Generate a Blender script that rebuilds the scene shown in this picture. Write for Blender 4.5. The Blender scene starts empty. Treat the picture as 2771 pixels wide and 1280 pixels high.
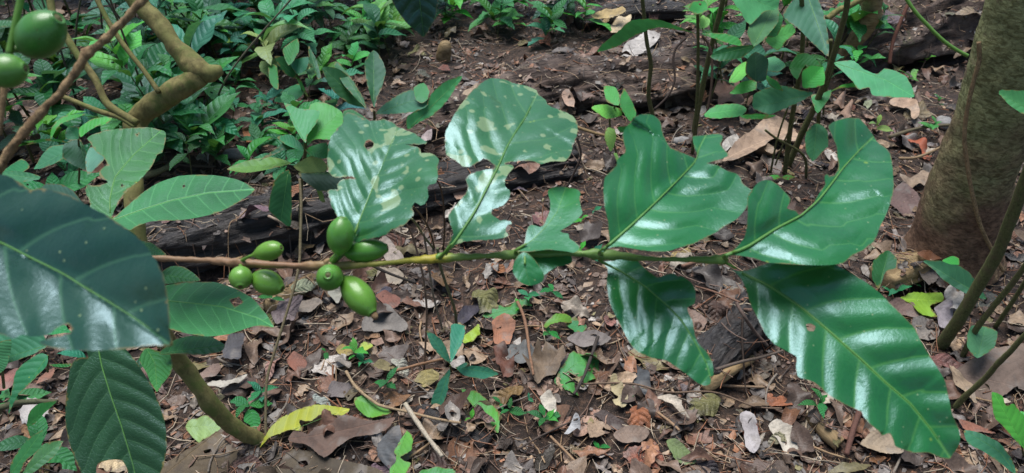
import bpy, math, random
import numpy as np
from mathutils import Vector, Matrix, noise
from mathutils.bvhtree import BVHTree
from mathutils.geometry import delaunay_2d_cdt
random.seed(7); RNG = np.random.default_rng(11)
R = math.radians
sc = bpy.context.scene
COL = sc.collection

# ------------------------------------------------------------------ camera
CAM = Vector((0, 0, 1.25)); PITCH = R(38); F = 2133.0
Fw = Vector((0, math.cos(PITCH), -math.sin(PITCH))); Up = Vector((0, math.sin(PITCH), math.cos(PITCH))); Rt = Vector((1, 0, 0))
cd = bpy.data.cameras.new('camera'); cam = bpy.data.objects.new('camera', cd); COL.objects.link(cam)
cam.location = CAM; cam.rotation_euler = (R(90) - PITCH, 0, 0)
cd.lens = 36 * F / 2771; cd.sensor_width = 36; cd.clip_start = .02; cd.clip_end = 500
cd.dof.use_dof = True; cd.dof.focus_distance = 1.0; cd.dof.aperture_fstop = 20
sc.camera = cam

def rd(px, py): return Fw + Rt * ((px - 1385.5) / F) + Up * ((640 - py) / F)
def at(px, py, d): return CAM + rd(px, py) * d          # world point on the ray through a traced point, d metres deep
def Z(ox, oy, s, pts): return [(ox + x / s, oy + y / s) for x, y in pts]
def z1(*p): return Z(0, 0, 1.86, p)
def z2(*p): return Z(700, 0, 1.86, p)
def z3(*p): return Z(1400, 0, 1.86, p)
def z4(*p): return Z(2071, 0, 1.86, p)
def z5(*p): return Z(0, 640, 1.86, p)
def z6(*p): return Z(700, 640, 1.86, p)
def z7(*p): return Z(1400, 640, 1.86, p)
def z8(*p): return Z(2071, 640, 1.86, p)
def za(*p): return Z(1180, 180, 1.984, p)
def zb(*p): return Z(1600, 300, 2.704, p)
def zc(*p): return Z(1600, 660, 1.919, p)
def zd(*p): return Z(0, 460, 1.452, p)
def ze(*p): return Z(580, 560, 3.719, p)
def zf(*p): return Z(860, 280, 2.975, p)
def zz(*p): return Z(0, 0, .9296, p)

# ------------------------------------------------------------------ node helpers
class NT:
    def __init__(s, name):
        s.m = bpy.data.materials.new(name); s.m.use_nodes = True; s.t = s.m.node_tree; s.n = s.t.nodes; s.l = s.t.links
        for x in list(s.n): s.n.remove(x)
        s.out = s.n.new('ShaderNodeOutputMaterial')
    def new(s, typ, **kw):
        x = s.n.new(typ)
        for k, v in kw.items(): setattr(x, k, v)
        return x
    def put(s, sock, v):
        if isinstance(v, (int, float)): sock.default_value = v
        elif isinstance(v, tuple): sock.default_value = v if len(v) == len(sock.default_value) else (*v, 1)
        else: s.l.new(v, sock)
    def math(s, op, a, b=0.0, c=None, clamp=False):
        x = s.new('ShaderNodeMath', operation=op, use_clamp=clamp); s.put(x.inputs[0], a); s.put(x.inputs[1], b)
        if c is not None: s.put(x.inputs[2], c)
        return x.outputs[0]
    def mix(s, f, a, b, bt='MIX'):
        x = s.new('ShaderNodeMix', data_type='RGBA', blend_type=bt); s.put(x.inputs[0], f); s.put(x.inputs[6], a); s.put(x.inputs[7], b)
        return x.outputs[2]
    def noise(s, vec, scale, detail=4, rough=.55, dist=0, col=False):
        x = s.new('ShaderNodeTexNoise'); s.put(x.inputs['Scale'], scale); x.inputs['Detail'].default_value = detail
        x.inputs['Roughness'].default_value = rough; x.inputs['Distortion'].default_value = dist
        if vec is not None: s.l.new(vec, x.inputs['Vector'])
        return x.outputs['Color' if col else 'Fac']
    def voro(s, vec, scale, feat='F1'):
        x = s.new('ShaderNodeTexVoronoi', feature=feat); s.put(x.inputs['Scale'], scale)
        if vec is not None: s.l.new(vec, x.inputs['Vector'])
        return x.outputs['Distance']
    def ramp(s, f, stops):
        x = s.new('ShaderNodeValToRGB'); s.put(x.inputs[0], f); e = x.color_ramp.elements
        while len(e) < len(stops): e.new(.5)
        for i, (p, c) in enumerate(stops):
            e[i].position = p; e[i].color = (c, c, c, 1) if isinstance(c, (int, float)) else (*c, 1)
        return x.outputs[0]
    def coord(s, k='Object'): return s.new('ShaderNodeTexCoord').outputs[k]
    def mapv(s, vec, scale, rot=(0, 0, 0)):
        x = s.new('ShaderNodeMapping'); x.inputs['Scale'].default_value = scale; x.inputs['Rotation'].default_value = rot; s.l.new(vec, x.inputs[0]); return x.outputs[0]
    def bump(s, h, strength, dist, normal=None):
        x = s.new('ShaderNodeBump'); x.inputs['Strength'].default_value = strength; x.inputs['Distance'].default_value = dist
        s.l.new(h, x.inputs['Height'])
        if normal is not None: s.l.new(normal, x.inputs['Normal'])
        return x.outputs[0]
    def pbsdf(s, col, rough, normal=None, spec=.5, coat=0, coatr=.1, stint=None):
        x = s.new('ShaderNodeBsdfPrincipled'); s.put(x.inputs['Base Color'], col); s.put(x.inputs['Roughness'], rough)
        s.put(x.inputs['Specular IOR Level'], spec)
        if stint: x.inputs['Specular Tint'].default_value = stint; x.inputs['Coat Tint'].default_value = (1, 1, 1, 1)
        s.put(x.inputs['Coat Weight'], coat); s.put(x.inputs['Coat Roughness'], coatr)
        if normal is not None:
            s.l.new(normal, x.inputs['Normal']); s.l.new(normal, x.inputs['Coat Normal'])
        return x.outputs[0]
    def fin(s, sh): s.l.new(sh, s.out.inputs[0]); return s.m

def leaf_material(name, dark, light, vein, N=9, rough=.32, coat=.0, blotch=0.0, spots=0.0, trans=.12, objcol=False, veinw=.04, bumpd=.0006, dead=False, spec=.5, blotchcol=(.24, .33, .15)):
    t = NT(name); uv = t.coord('UV'); oc = t.coord('Object')
    sep = t.new('ShaderNodeSeparateXYZ'); t.l.new(uv, sep.inputs[0]); u, v = sep.outputs[0], sep.outputs[1]
    a = t.math('ABSOLUTE', v)
    side = t.math('MULTIPLY', t.math('SIGN', v), .025)
    aq = t.math('MINIMUM', a, .27); q = t.math('SUBTRACT', t.math('ADD', u, side), t.math('ADD', t.math('MULTIPLY', aq, .50), t.math('ADD', t.math('MULTIPLY', t.math('MULTIPLY', aq, aq), 1.8), t.math('MULTIPLY', t.math('SUBTRACT', a, aq), .6))))
    wob = t.math('MULTIPLY', t.math('SUBTRACT', t.noise(oc, 25, 2), .5), .02)
    ph = t.math('MULTIPLY', t.math('ADD', q, wob), N)
    fr = t.math('FRACT', ph)
    d = t.math('MINIMUM', fr, t.math('SUBTRACT', 1.0, fr))
    wv = t.math('SUBTRACT', veinw * 1.6, t.math('MULTIPLY', a, veinw * 3))
    lat = t.math('SUBTRACT', 1.0, t.math('DIVIDE', d, t.math('MAXIMUM', wv, .01)), clamp=True)
    mid = t.math('SUBTRACT', 1.0, t.math('DIVIDE', a, .0075), clamp=True)
    # tertiary net
    net = t.voro(oc, 260 if not dead else 200, 'DISTANCE_TO_EDGE')
    netm = t.math('SUBTRACT', 1.0, t.math('MULTIPLY', net, 9.0), clamp=True)
    n1 = t.noise(oc, 14, 4); n2 = t.noise(oc, 90, 3)
    info = t.new('ShaderNodeObjectInfo')
    if objcol:
        base = info.outputs['Color']
        D = t.mix(1.0, base, (*dark, 1), 'MULTIPLY'); L = t.mix(1.0, base, (*light, 1), 'MULTIPLY')
    else: D, L = (*dark, 1), (*light, 1)
    c = t.mix(t.ramp(n1, [(.3, 0.), (.7, 1.)]), D, L)
    c = t.mix(t.math('MULTIPLY', netm, .22), c, L)
    c = t.mix(t.math('MULTIPLY', n2, .25), c, D)
    V = t.mix(1.0, info.outputs['Color'], (*vein, 1), 'MULTIPLY') if objcol else (*vein, 1)
    c = t.mix(t.math('MULTIPLY', lat, .32 if not dead else .14), c, V)
    c = t.mix(t.math('MULTIPLY', mid, .8), c, V)
    if not dead:
        eat = t.new('ShaderNodeAttribute', attribute_name='Edge').outputs['Fac']
        em = t.math('MULTIPLY', t.ramp(eat, [(.45, 0.), (.95, 1.)]), t.ramp(t.noise(oc, 55, 3, .6), [(.47, 0.), (.56, 1.)]))
        c = t.mix(t.math('MULTIPLY', em, .85), c, (.17, .13, .035, 1))
    if dead:
        pt = t.ramp(t.noise(oc, 45, 5, .7), [(.45, 0.), (.62, 1.)])
        c = t.mix(t.math('MULTIPLY', pt, .55), c, t.mix(.75, c, (.018, .012, .010, 1)))
        ed = t.ramp(t.noise(oc, 22, 3, .6), [(.55, 0.), (.7, 1.)])
        c = t.mix(t.math('MULTIPLY', ed, .4), c, (.30, .27, .24, 1))
    if blotch > 0:
        bn = t.noise(t.mapv(oc, (1, 1, 1)), 60, 2.5, .5, .4)
        vb = t.voro(oc, 75)
        bm = t.math('MAXIMUM', t.ramp(bn, [(.655 - blotch * .06, 0.), (.67 - blotch * .06, 1.)]), t.ramp(vb, [(.12, 1.), (.16, 0.)]))
        c = t.mix(t.math('MULTIPLY', bm, .7), c, (*blotchcol, 1))
    if spots > 0:
        sp = t.voro(oc, 50); sm = t.ramp(sp, [(.05 * spots, 1.), (.09 * spots, 0.)])
        gate = t.ramp(t.noise(oc, 20, 1), [(.5, 0.), (.56, 1.)])
        c = t.mix(t.math('MULTIPLY', sm, gate), c, (.30, .42, .03, 1))
    pil = t.math('POWER', t.math('SINE', t.math('MULTIPLY', fr, math.pi)), 1.2)
    h = t.math('ADD', t.math('MULTIPLY', pil, .8 if not dead else .35), t.math('ADD', t.math('MULTIPLY', n2, .35), t.math('MULTIPLY', netm, -.12)))
    h = t.math('SUBTRACT', h, t.math('MULTIPLY', mid, .6))
    nm = t.bump(h, .55, bumpd)
    if not objcol:
        nm = t.bump(t.math('ADD', t.noise(oc, 420, 3, .6), t.math('MULTIPLY', net, -.6)), .35, .0004, nm)
        dust = t.ramp(t.noise(oc, 33, 5, .7), [(.50, 0.), (.78, .16)]); c = t.mix(dust, c, (.10, .15, .11, 1))
        fl = t.voro(oc, 150); c = t.mix(t.ramp(fl, [(.05, .8), (.09, 0.)]), c, (.22, .30, .14, 1))
    rg = t.math('ADD', rough - .10, t.math('MULTIPLY', t.noise(oc, 30, 5, .65), .26))
    p = t.pbsdf(c, rg, nm, spec, coat, .22, stint=(.60, .85, 1, 1) if not dead else None)  # the sky's blue is put into the sheen of live leaves as a tint
    if trans > 0:
        tr = t.new('ShaderNodeBsdfTranslucent'); t.l.new(t.mix(.35, c, (.25, .5, .05, 1) if not dead else c), tr.inputs[0]); t.l.new(nm, tr.inputs['Normal'])
        ms = t.new('ShaderNodeMixShader'); ms.inputs[0].default_value = trans; t.l.new(p, ms.inputs[1]); t.l.new(tr.outputs[0], ms.inputs[2]); p = ms.outputs[0]
    return t.fin(p)

def bark_material(name, c1, c2, c3, sc_=60, stretch=(1, 1, .3), rough=.8, bumpd=.002, moss=None, rot=(0, 0, 0), spec=.3, objcol=False):
    t = NT(name); oc = t.coord('Object'); mv = t.mapv(oc, stretch, rot)
    n = t.noise(mv, sc_, 6, .65, .6); n2 = t.noise(oc, sc_ * .25, 4); n3 = t.noise(mv, sc_ * 3, 4, .7)
    c = t.mix(t.ramp(n, [(.35, 0.), (.65, 1.)]), (*c1, 1), (*c2, 1))
    c = t.mix(t.ramp(n2, [(.45, 0.), (.7, 1.)]), c, (*c3, 1))
    c = t.mix(t.ramp(n3, [(.5, 0.), (.75, .6)]), c, t.mix(.5, c, (.01, .008, .006, 1)))
    if objcol: c = t.mix(1.0, c, t.new('ShaderNodeObjectInfo').outputs['Color'], 'MULTIPLY')
    if moss:
        geo = t.new('ShaderNodeTexCoord')
        mm = t.ramp(t.noise(oc, moss[1], 5, .7), [(moss[2], 0.), (moss[2] + .12, 1.)])
        c = t.mix(t.math('MULTIPLY', mm, .8), c, (*moss[0], 1))
    nm = t.bump(t.math('ADD', n, t.math('MULTIPLY', n3, .5)), .8, bumpd)
    return t.fin(t.pbsdf(c, rough, nm, spec))

M = {}
M['leaf'] = leaf_material('glossy_leaf', (.007, .092, .020), (.020, .180, .036), (.13, .36, .07), 7, .30, 0, spots=1.0, spec=1.0)
M['leaf_pale'] = leaf_material('blotched_leaf', (.012, .088, .022), (.035, .165, .045), (.12, .27, .07), 7, .30, 0, spec=1.0, blotch=1.0, spots=.6, bumpd=.0007)
M['leaf_small'] = leaf_material('young_leaf', (.012, .115, .026), (.028, .21, .048), (.10, .30, .06), 4, .34, 0, spots=.6, spec=.8, bumpd=.0001, veinw=.03)
M['leaf_dark'] = leaf_material('dark_leaf', (.004, .030, .014), (.010, .055, .025), (.08, .22, .10), 5, .27, 0, trans=.02, spec=.75)
M['live'] = leaf_material('understory_leaf', (.65, .65, .65), (1.1, 1.1, 1.1), (1.6, 1.45, 1.3), 8, .45, 0, objcol=True, trans=.18, spots=.5, spec=.35)
M['ribbed'] = leaf_material('ribbed_leaf', (.6, .6, .6), (1.15, 1.15, 1.15), (3.2, 2.2, 2.4), 8, .42, 0, objcol=True, trans=.10, spots=.5, spec=.4, bumpd=.0022, veinw=.045)
M['dead'] = leaf_material('dead_leaf', (.55, .52, .5), (1.1, 1.08, 1.05), (1.2, 1.15, 1.1), 8, .62, 0, objcol=True, trans=.0, dead=True, bumpd=.002, spec=.35)
M['bark'] = bark_material('twig_bark', (.09, .055, .028), (.36, .25, .13), (.26, .16, .08), 300, (1, 1, .5), bumpd=.0012)
M['twig'] = bark_material('dry_twig', (.45, .42, .4), (1, .95, .9), (.8, .8, .75), 300, (1, 1, 1), bumpd=.0008, objcol=True)
M['mossy'] = bark_material('mossy_bark', (.10, .085, .03), (.22, .19, .07), (.16, .16, .05), 110, (1, 1, .6), bumpd=.0012, moss=((.10, .13, .03), 30, .50))
def trunk_mat():
    t = NT('tree_bark'); oc = t.coord('Object'); sp = t.new('ShaderNodeSeparateXYZ'); t.l.new(oc, sp.inputs[0])
    fl = t.noise(t.mapv(oc, (1, 1, 1.9)), 62, 6, .68, .8); big = t.noise(oc, 7, 4, .6); fine = t.noise(t.mapv(oc, (1, 1, 2.2)), 210, 4, .7); cr = t.voro(t.mapv(oc, (1, 1, 1.8)), 75, 'DISTANCE_TO_EDGE')
    hgt = t.math('ADD', t.math('MULTIPLY', sp.outputs[2], 1.5), t.math('MULTIPLY', t.math('SUBTRACT', big, .5), 1.6))
    brown = t.mix(t.ramp(fl, [(.38, 0.), (.62, 1.)]), (.09, .05, .03, 1), (.27, .16, .10, 1))
    green = t.mix(t.ramp(fl, [(.40, 0.), (.60, 1.)]), (.15, .145, .055, 1), (.38, .39, .18, 1))
    c = t.mix(t.ramp(hgt, [(.20, 0.), (.75, 1.)]), brown, green)
    c = t.mix(t.ramp(t.noise(oc, 18, 5, .7), [(.60, 0.), (.70, .8)]), c, (.24, .17, .11, 1))
    c = t.mix(t.ramp(fine, [(.55, 0.), (.75, .7)]), c, t.mix(.75, c, (.02, .014, .01, 1)))
    c = t.mix(t.ramp(cr, [(.01, .25), (.05, 0.)]), c, (.05, .035, .02, 1))
    h = t.math('ADD', fl, t.math('ADD', t.math('MULTIPLY', fine, .5), t.math('MULTIPLY', t.math('MINIMUM', cr, .08), 1.0)))
    return t.fin(t.pbsdf(c, .8, t.bump(h, 1.0, .007), .3))
M['trunk'] = trunk_mat()
M['sapling'] = bark_material('sapling_bark', (.05, .055, .018), (.13, .14, .05), (.10, .085, .04), 250, (1, 1, .6), bumpd=.0006)
M['charred'] = bark_material('charred_wood', (.008, .007, .007), (.055, .05, .05), (.035, .025, .020), 70, (.14, 1, 1), rough=.5, bumpd=.016, spec=.5)
M['rotten'] = bark_material('rotten_wood', (.016, .010, .008), (.10, .065, .05), (.17, .125, .10), 55, (.22, 1, 1), rough=.7, bumpd=.02, spec=.4, moss=((.07, .10, .025), 6, .62))
M['wood'] = bark_material('split_wood', (.13, .085, .04), (.38, .28, .15), (.24, .16, .08), 60, (.12, 1, 1), bumpd=.004)
M['stone'] = bark_material('grey_stone', (.16, .155, .15), (.30, .29, .28), (.22, .21, .19), 60, (1, 1, 1), bumpd=.002)

def soil():
    t = NT('soil'); oc = t.coord('Object')
    n = t.noise(oc, 9, 6, .6); n2 = t.noise(oc, 55, 6, .7); n3 = t.noise(oc, 260, 3, .6)
    c = t.mix(t.ramp(n, [(.35, 0.), (.65, 1.)]), (.014, .009, .007, 1), (.042, .026, .018, 1))
    c = t.mix(t.ramp(n2, [(.5, 0.), (.68, 1.)]), c, (.12, .07, .045, 1))
    c = t.mix(t.ramp(n3, [(.6, 0.), (.72, 1.)]), c, (.20, .13, .09, 1))
    c = t.mix(t.ramp(n2, [(.3, 1.), (.42, 0.)]), c, (.010, .007, .006, 1))
    nm = t.bump(t.math('ADD', n2, t.math('MULTIPLY', n3, .5)), 1.0, .010)
    return t.fin(t.pbsdf(c, .6, nm, .4))
M['soil'] = soil()
def vcol(name, rough):
    t = NT(name); a = t.new('ShaderNodeVertexColor', layer_name='Col'); oc = t.coord('Object')
    n = t.noise(oc, 180, 4, .65); c = t.mix(t.ramp(n, [(.35, 0.), (.65, .65)]), a.outputs[0], t.mix(.7, a.outputs[0], (.015, .01, .008, 1)))
    return t.fin(t.pbsdf(c, rough, t.bump(n, .6, .002), .4))
M['litter'] = vcol('litter_bits', .48)
def stemmat():
    t = NT('branch_stem'); a = t.new('ShaderNodeVertexColor', layer_name='Col'); oc = t.coord('Object')
    n = t.noise(oc, 500, 4, .65); c = t.mix(t.ramp(n, [(.4, 0.), (.7, .4)]), a.outputs[0], t.mix(.5, a.outputs[0], (.03, .02, .01, 1)))
    return t.fin(t.pbsdf(c, .5, t.bump(n, .5, .0004), .4))
M['stem'] = stemmat()
def fruitmat():
    t = NT('green_fruit'); oc = t.coord('Object'); n = t.noise(oc, 220, 3); n1 = t.noise(oc, 60, 2)
    c = t.mix(n1, (.055, .185, .018, 1), (.13, .34, .045, 1))
    info = t.new('ShaderNodeObjectInfo'); c = t.mix(1.0, c, info.outputs['Color'], 'MULTIPLY')
    c = t.mix(t.ramp(t.voro(oc, 900), [(.10, .5), (.22, 0.)]), c, (.16, .40, .07, 1))
    c = t.mix(t.ramp(t.noise(oc, 130, 5, .7), [(.60, 0.), (.72, .5)]), c, (.10, .13, .03, 1)); c = t.mix(t.ramp(t.voro(oc, 330), [(.06, .9), (.12, 0.)]), c, (.09, .06, .02, 1))
    p = t.new('ShaderNodeBsdfPrincipled')
    t.l.new(c, p.inputs['Base Color']); p.inputs['Roughness'].default_value = .38; p.inputs['Subsurface Weight'].default_value = .15
    p.inputs['Subsurface Radius'].default_value = (.002, .004, .001); p.inputs['Coat Weight'].default_value = .15
    t.l.new(t.bump(n, .25, .0006), p.inputs['Normal'])
    return t.fin(p.outputs[0])
M['fruit'] = fruitmat()

# ------------------------------------------------------------------ object helpers
def link(name, me, mat, parent=None, origin=None, color=None):
    o = bpy.data.objects.new(name, me); COL.objects.link(o)
    if mat and not me.materials: me.materials.append(mat)
    if parent is not None: o.parent = parent
    elif origin is not None: o.location = origin
    if color is not None: o.color = (*color, 1)
    return o
def mk(name, V, Fc, mat, parent=None, origin=None, smooth=True, uv=None, vc=None, color=None, edge=None):
    """world-space vertices -> a mesh stored about the thing's origin"""
    V = np.asarray(V, dtype=float)
    if parent is not None:
        p = parent; org = Vector((0, 0, 0))
        while p is not None: org = org + p.location; p = p.parent
        off = org
    else:
        if origin is None: origin = Vector((float(V[:, 0].mean()), float(V[:, 1].mean()), float(V[:, 2].min())))
        off = Vector(origin)
    V = V - np.array(off)
    me = bpy.data.meshes.new(name); me.from_pydata(V.tolist(), [], Fc)
    if smooth: me.shade_smooth()
    if uv is not None:
        L = me.uv_layers.new(name='UVMap'); idx = np.empty(len(me.loops), dtype=np.int32); me.loops.foreach_get('vertex_index', idx)
        L.data.foreach_set('uv', np.asarray(uv)[idx].astype(np.float32).ravel())
    if vc is not None:
        c = me.color_attributes.new('Col', 'FLOAT_COLOR', 'POINT'); vv = np.ones((len(V), 4), dtype=np.float32); vv[:, :3] = vc
        c.data.foreach_set('color', vv.ravel())
    if edge is not None:
        e_ = me.attributes.new('Edge', 'FLOAT', 'POINT'); e_.data.foreach_set('value', np.asarray(edge, dtype=np.float32))
    me.update()
    return link(name, me, mat, parent, None if parent is not None else off, color)
def thing(name, label, cat, loc, group=None):
    o = bpy.data.objects.new(name, None); COL.objects.link(o); o.location = loc; o.empty_display_size = .02
    tag(o, label, cat, group); return o
def tag(o, label, cat, group=None, kind=None):
    if label: o['label'] = label
    if cat: o['category'] = cat
    if group: o['group'] = group
    if kind: o['kind'] = kind
    return o

def frames(P):
    P = [Vector(p) for p in P]; T = []
    for i in range(len(P)):
        T.append((P[min(i + 1, len(P) - 1)] - P[max(i - 1, 0)]).normalized())
    a = Vector((0, 0, 1)) if abs(T[0].z) < .9 else Vector((1, 0, 0))
    n = T[0].cross(a).normalized(); out = []
    for t in T:
        n = (n - t * n.dot(t)).normalized(); out.append((t, n, t.cross(n)))
    return out
def catmull(P, k):
    P = [np.array(p, float) for p in P]; out = []
    for i in range(len(P) - 1):
        p0 = P[max(i - 1, 0)]; p1 = P[i]; p2 = P[i + 1]; p3 = P[min(i + 2, len(P) - 1)]
        for j in range(k):
            t = j / k; out.append(.5 * (2 * p1 + (p2 - p0) * t + (2 * p0 - 5 * p1 + 4 * p2 - p3) * t * t + (3 * p1 - p0 - 3 * p2 + p3) * t ** 3))
    out.append(P[-1]); return out
def tube(P, Rr, sides=8, rough=0.0, freq=30, k=4, flat=1.0, seed=0):
    """P world points, Rr radii; returns verts, faces"""
    if np.isscalar(Rr): Rr = [Rr] * len(P)
    Q = catmull([(*p, r) for p, r in zip(P, Rr)], k) if len(P) > 1 else None
    pts = [Vector(q[:3]) for q in Q]; rs = [max(q[3], 1e-5) for q in Q]
    V = []; Fc = []
    for i, (t, n, b) in enumerate(frames(pts)):
        for s in range(sides):
            a = 2 * math.pi * s / sides; dr = n * math.cos(a) + b * math.sin(a) * flat
            p = pts[i] + dr * rs[i]
            if rough: p = p + dr * rs[i] * rough * (noise.fractal((p + Vector((seed, 0, 0))) * freq, 1, 2, 4))
            V.append(p)
    for i in range(len(pts) - 1):
        for s in range(sides):
            a = i * sides + s; b2 = i * sides + (s + 1) % sides; Fc.append((a, b2, b2 + sides, a + sides))
    V += [pts[0], pts[-1]]; n0 = len(V) - 2
    for s in range(sides):
        Fc.append((n0, (s + 1) % sides, s)); e = (len(pts) - 1) * sides; Fc.append((n0 + 1, e + s, e + (s + 1) % sides))
    return [tuple(v) for v in V], Fc

# ------------------------------------------------------------------ leaf surface
def resample(poly, step, closed=True):
    P = [np.array(p, float) for p in poly]; n = len(P); out = []
    rng = range(n) if closed else range(n - 1)
    for i in rng:
        g = lambda j: P[j % n] if closed else P[min(max(j, 0), n - 1)]
        p0, p1, p2, p3 = g(i - 1), g(i), g(i + 1), g(i + 2)
        L = np.linalg.norm(p2 - p1); m = max(1, int(L / step))
        for j in range(m):
            t = j / m; c = .5 * (2 * p1 + (p2 - p0) * t + (2 * p0 - 5 * p1 + 4 * p2 - p3) * t * t + (3 * p1 - p0 - 3 * p2 + p3) * t ** 3)
            lin = p1 + (p2 - p1) * t; out.append(.65 * c + .35 * lin)
    if not closed: out.append(P[-1])
    return np.array(out)
def inside(pts, poly):
    x, y = pts[:, 0], pts[:, 1]; r = np.zeros(len(pts), bool); n = len(poly); j = n - 1
    for i in range(n):
        xi, yi = poly[i]; xj, yj = poly[j]
        if yi != yj:
            c = ((yi > y) != (yj > y)) & (x < (xj - xi) * (y - yi) / (yj - yi) + xi); r ^= c
        j = i
    return r
def st_coords(pts, mid):
    mid = np.array(mid, float); best = np.full(len(pts), 1e18); S = np.zeros(len(pts)); T = np.zeros(len(pts)); acc = 0
    seg = [np.linalg.norm(mid[i + 1] - mid[i]) for i in range(len(mid) - 1)]; tot = sum(seg)
    for i in range(len(mid) - 1):
        a = mid[i]; d = (mid[i + 1] - a) / seg[i]; w = pts - a; s = w @ d
        lo = -1e9 if i == 0 else 0; hi = 1e9 if i == len(mid) - 2 else seg[i]
        sc2 = np.clip(s, lo, hi); q = a + sc2[:, None] * d; dist = np.linalg.norm(pts - q, axis=1)
        cr = d[0] * w[:, 1] - d[1] * w[:, 0]; m = dist < best
        S[m] = (acc + sc2)[m]; T[m] = (dist * np.sign(cr))[m]; best[m] = dist[m]; acc += seg[i]
    return S / tot, T / tot, tot
def disp(s, t, o, pts=None):
    """surface height in units of leaf length"""
    a = np.abs(t); aq = np.minimum(a, .27); fl = np.where(t > 0, o.get('fp', .15), o.get('fn', .15)) * np.sqrt(a * a + .0006) 
    q = s + .025 * np.sign(t) - .50 * aq - 1.8 * aq * aq - .6 * (a - aq); fr = q * o.get('N', 9) % 1.0
    pil = (.5 - .5 * np.cos(2 * np.pi * fr)) ** .75 * np.clip(a / .05, 0, 1) * np.clip((.30 - a) / .12, .25, 1)
    wav = np.sin(s * o.get('wf', 9) + o.get('wp', 0)) * a * o.get('w', .06)
    w0 = o.get('wp', 0) + o.get('wf', 9) * 1.7; wav = wav + o.get('und', .006) * (np.sin(7 * s + 5 * t + w0) * np.cos(13 * t - 4 * s + 2 * w0) + .5 * np.sin(17 * s - 11 * t + w0)) * np.clip(a / .06, 0, 1)
    return fl + o.get('arch', .1) * -(s - .45) ** 2 + o.get('pil', .008) * pil + wav + o.get('cup', 0) * t * t
def leaf_surface(outline, holes, mid, step, grid, jag=0.0, seed=0):
    ol = resample(outline, step)
    rg = np.random.default_rng(seed)
    if jag: ol = ol + rg.normal(0, jag, ol.shape)
    hs = [resample(h, step) for h in holes]
    x0, y0 = ol.min(0); x1, y1 = ol.max(0)
    gx, gy = np.meshgrid(np.arange(x0, x1, grid), np.arange(y0, y1, grid)); g = np.stack([gx.ravel(), gy.ravel()], 1)
    g = g + rg.uniform(-.2, .2, g.shape) * grid
    k = inside(g, ol)
    for h in hs: k &= ~inside(g, h)
    g = g[k]
    ring = np.concatenate([ol] + hs)
    # drop points too near the rim
    if len(g):
        keep = np.ones(len(g), bool)
        for c in range(0, len(ring), 200):
            d = np.linalg.norm(g[:, None] - ring[None, c:c + 200], axis=2).min(1); keep &= d > grid * .45
        g = g[keep]
    mdp = resample(mid, grid, False); mk_ = inside(mdp, ol)
    for h in hs: mk_ &= ~inside(mdp, h)
    mdp = mdp[mk_]
    if len(g) and len(mdp):
        keep = np.linalg.norm(g[:, None] - mdp[None], axis=2).min(1) > grid * .5; g = g[keep]
    vs = np.concatenate([ring, g, mdp]) if len(g) else ring
    ed = []; b = 0
    for r_ in [ol] + hs:
        n = len(r_); ed += [(b + i, b + (i + 1) % n) for i in range(n)]; b += n
    v2, _, f2, *_ = delaunay_2d_cdt([Vector(p) for p in vs.tolist()], ed, [], 0, 1e-6)
    v2 = np.array([tuple(v) for v in v2]); f2 = [tuple(f) for f in f2]
    cen = np.array([v2[list(f)].mean(0) for f in f2]); ok = inside(cen, ol)
    for h in hs: ok &= ~inside(cen, h)
    f2 = [f for f, q in zip(f2, ok) if q]
    used = sorted({i for f in f2 for i in f}); rm = {u: i for i, u in enumerate(used)}
    return v2[used], [tuple(rm[i] for i in f) for f in f2]

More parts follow.
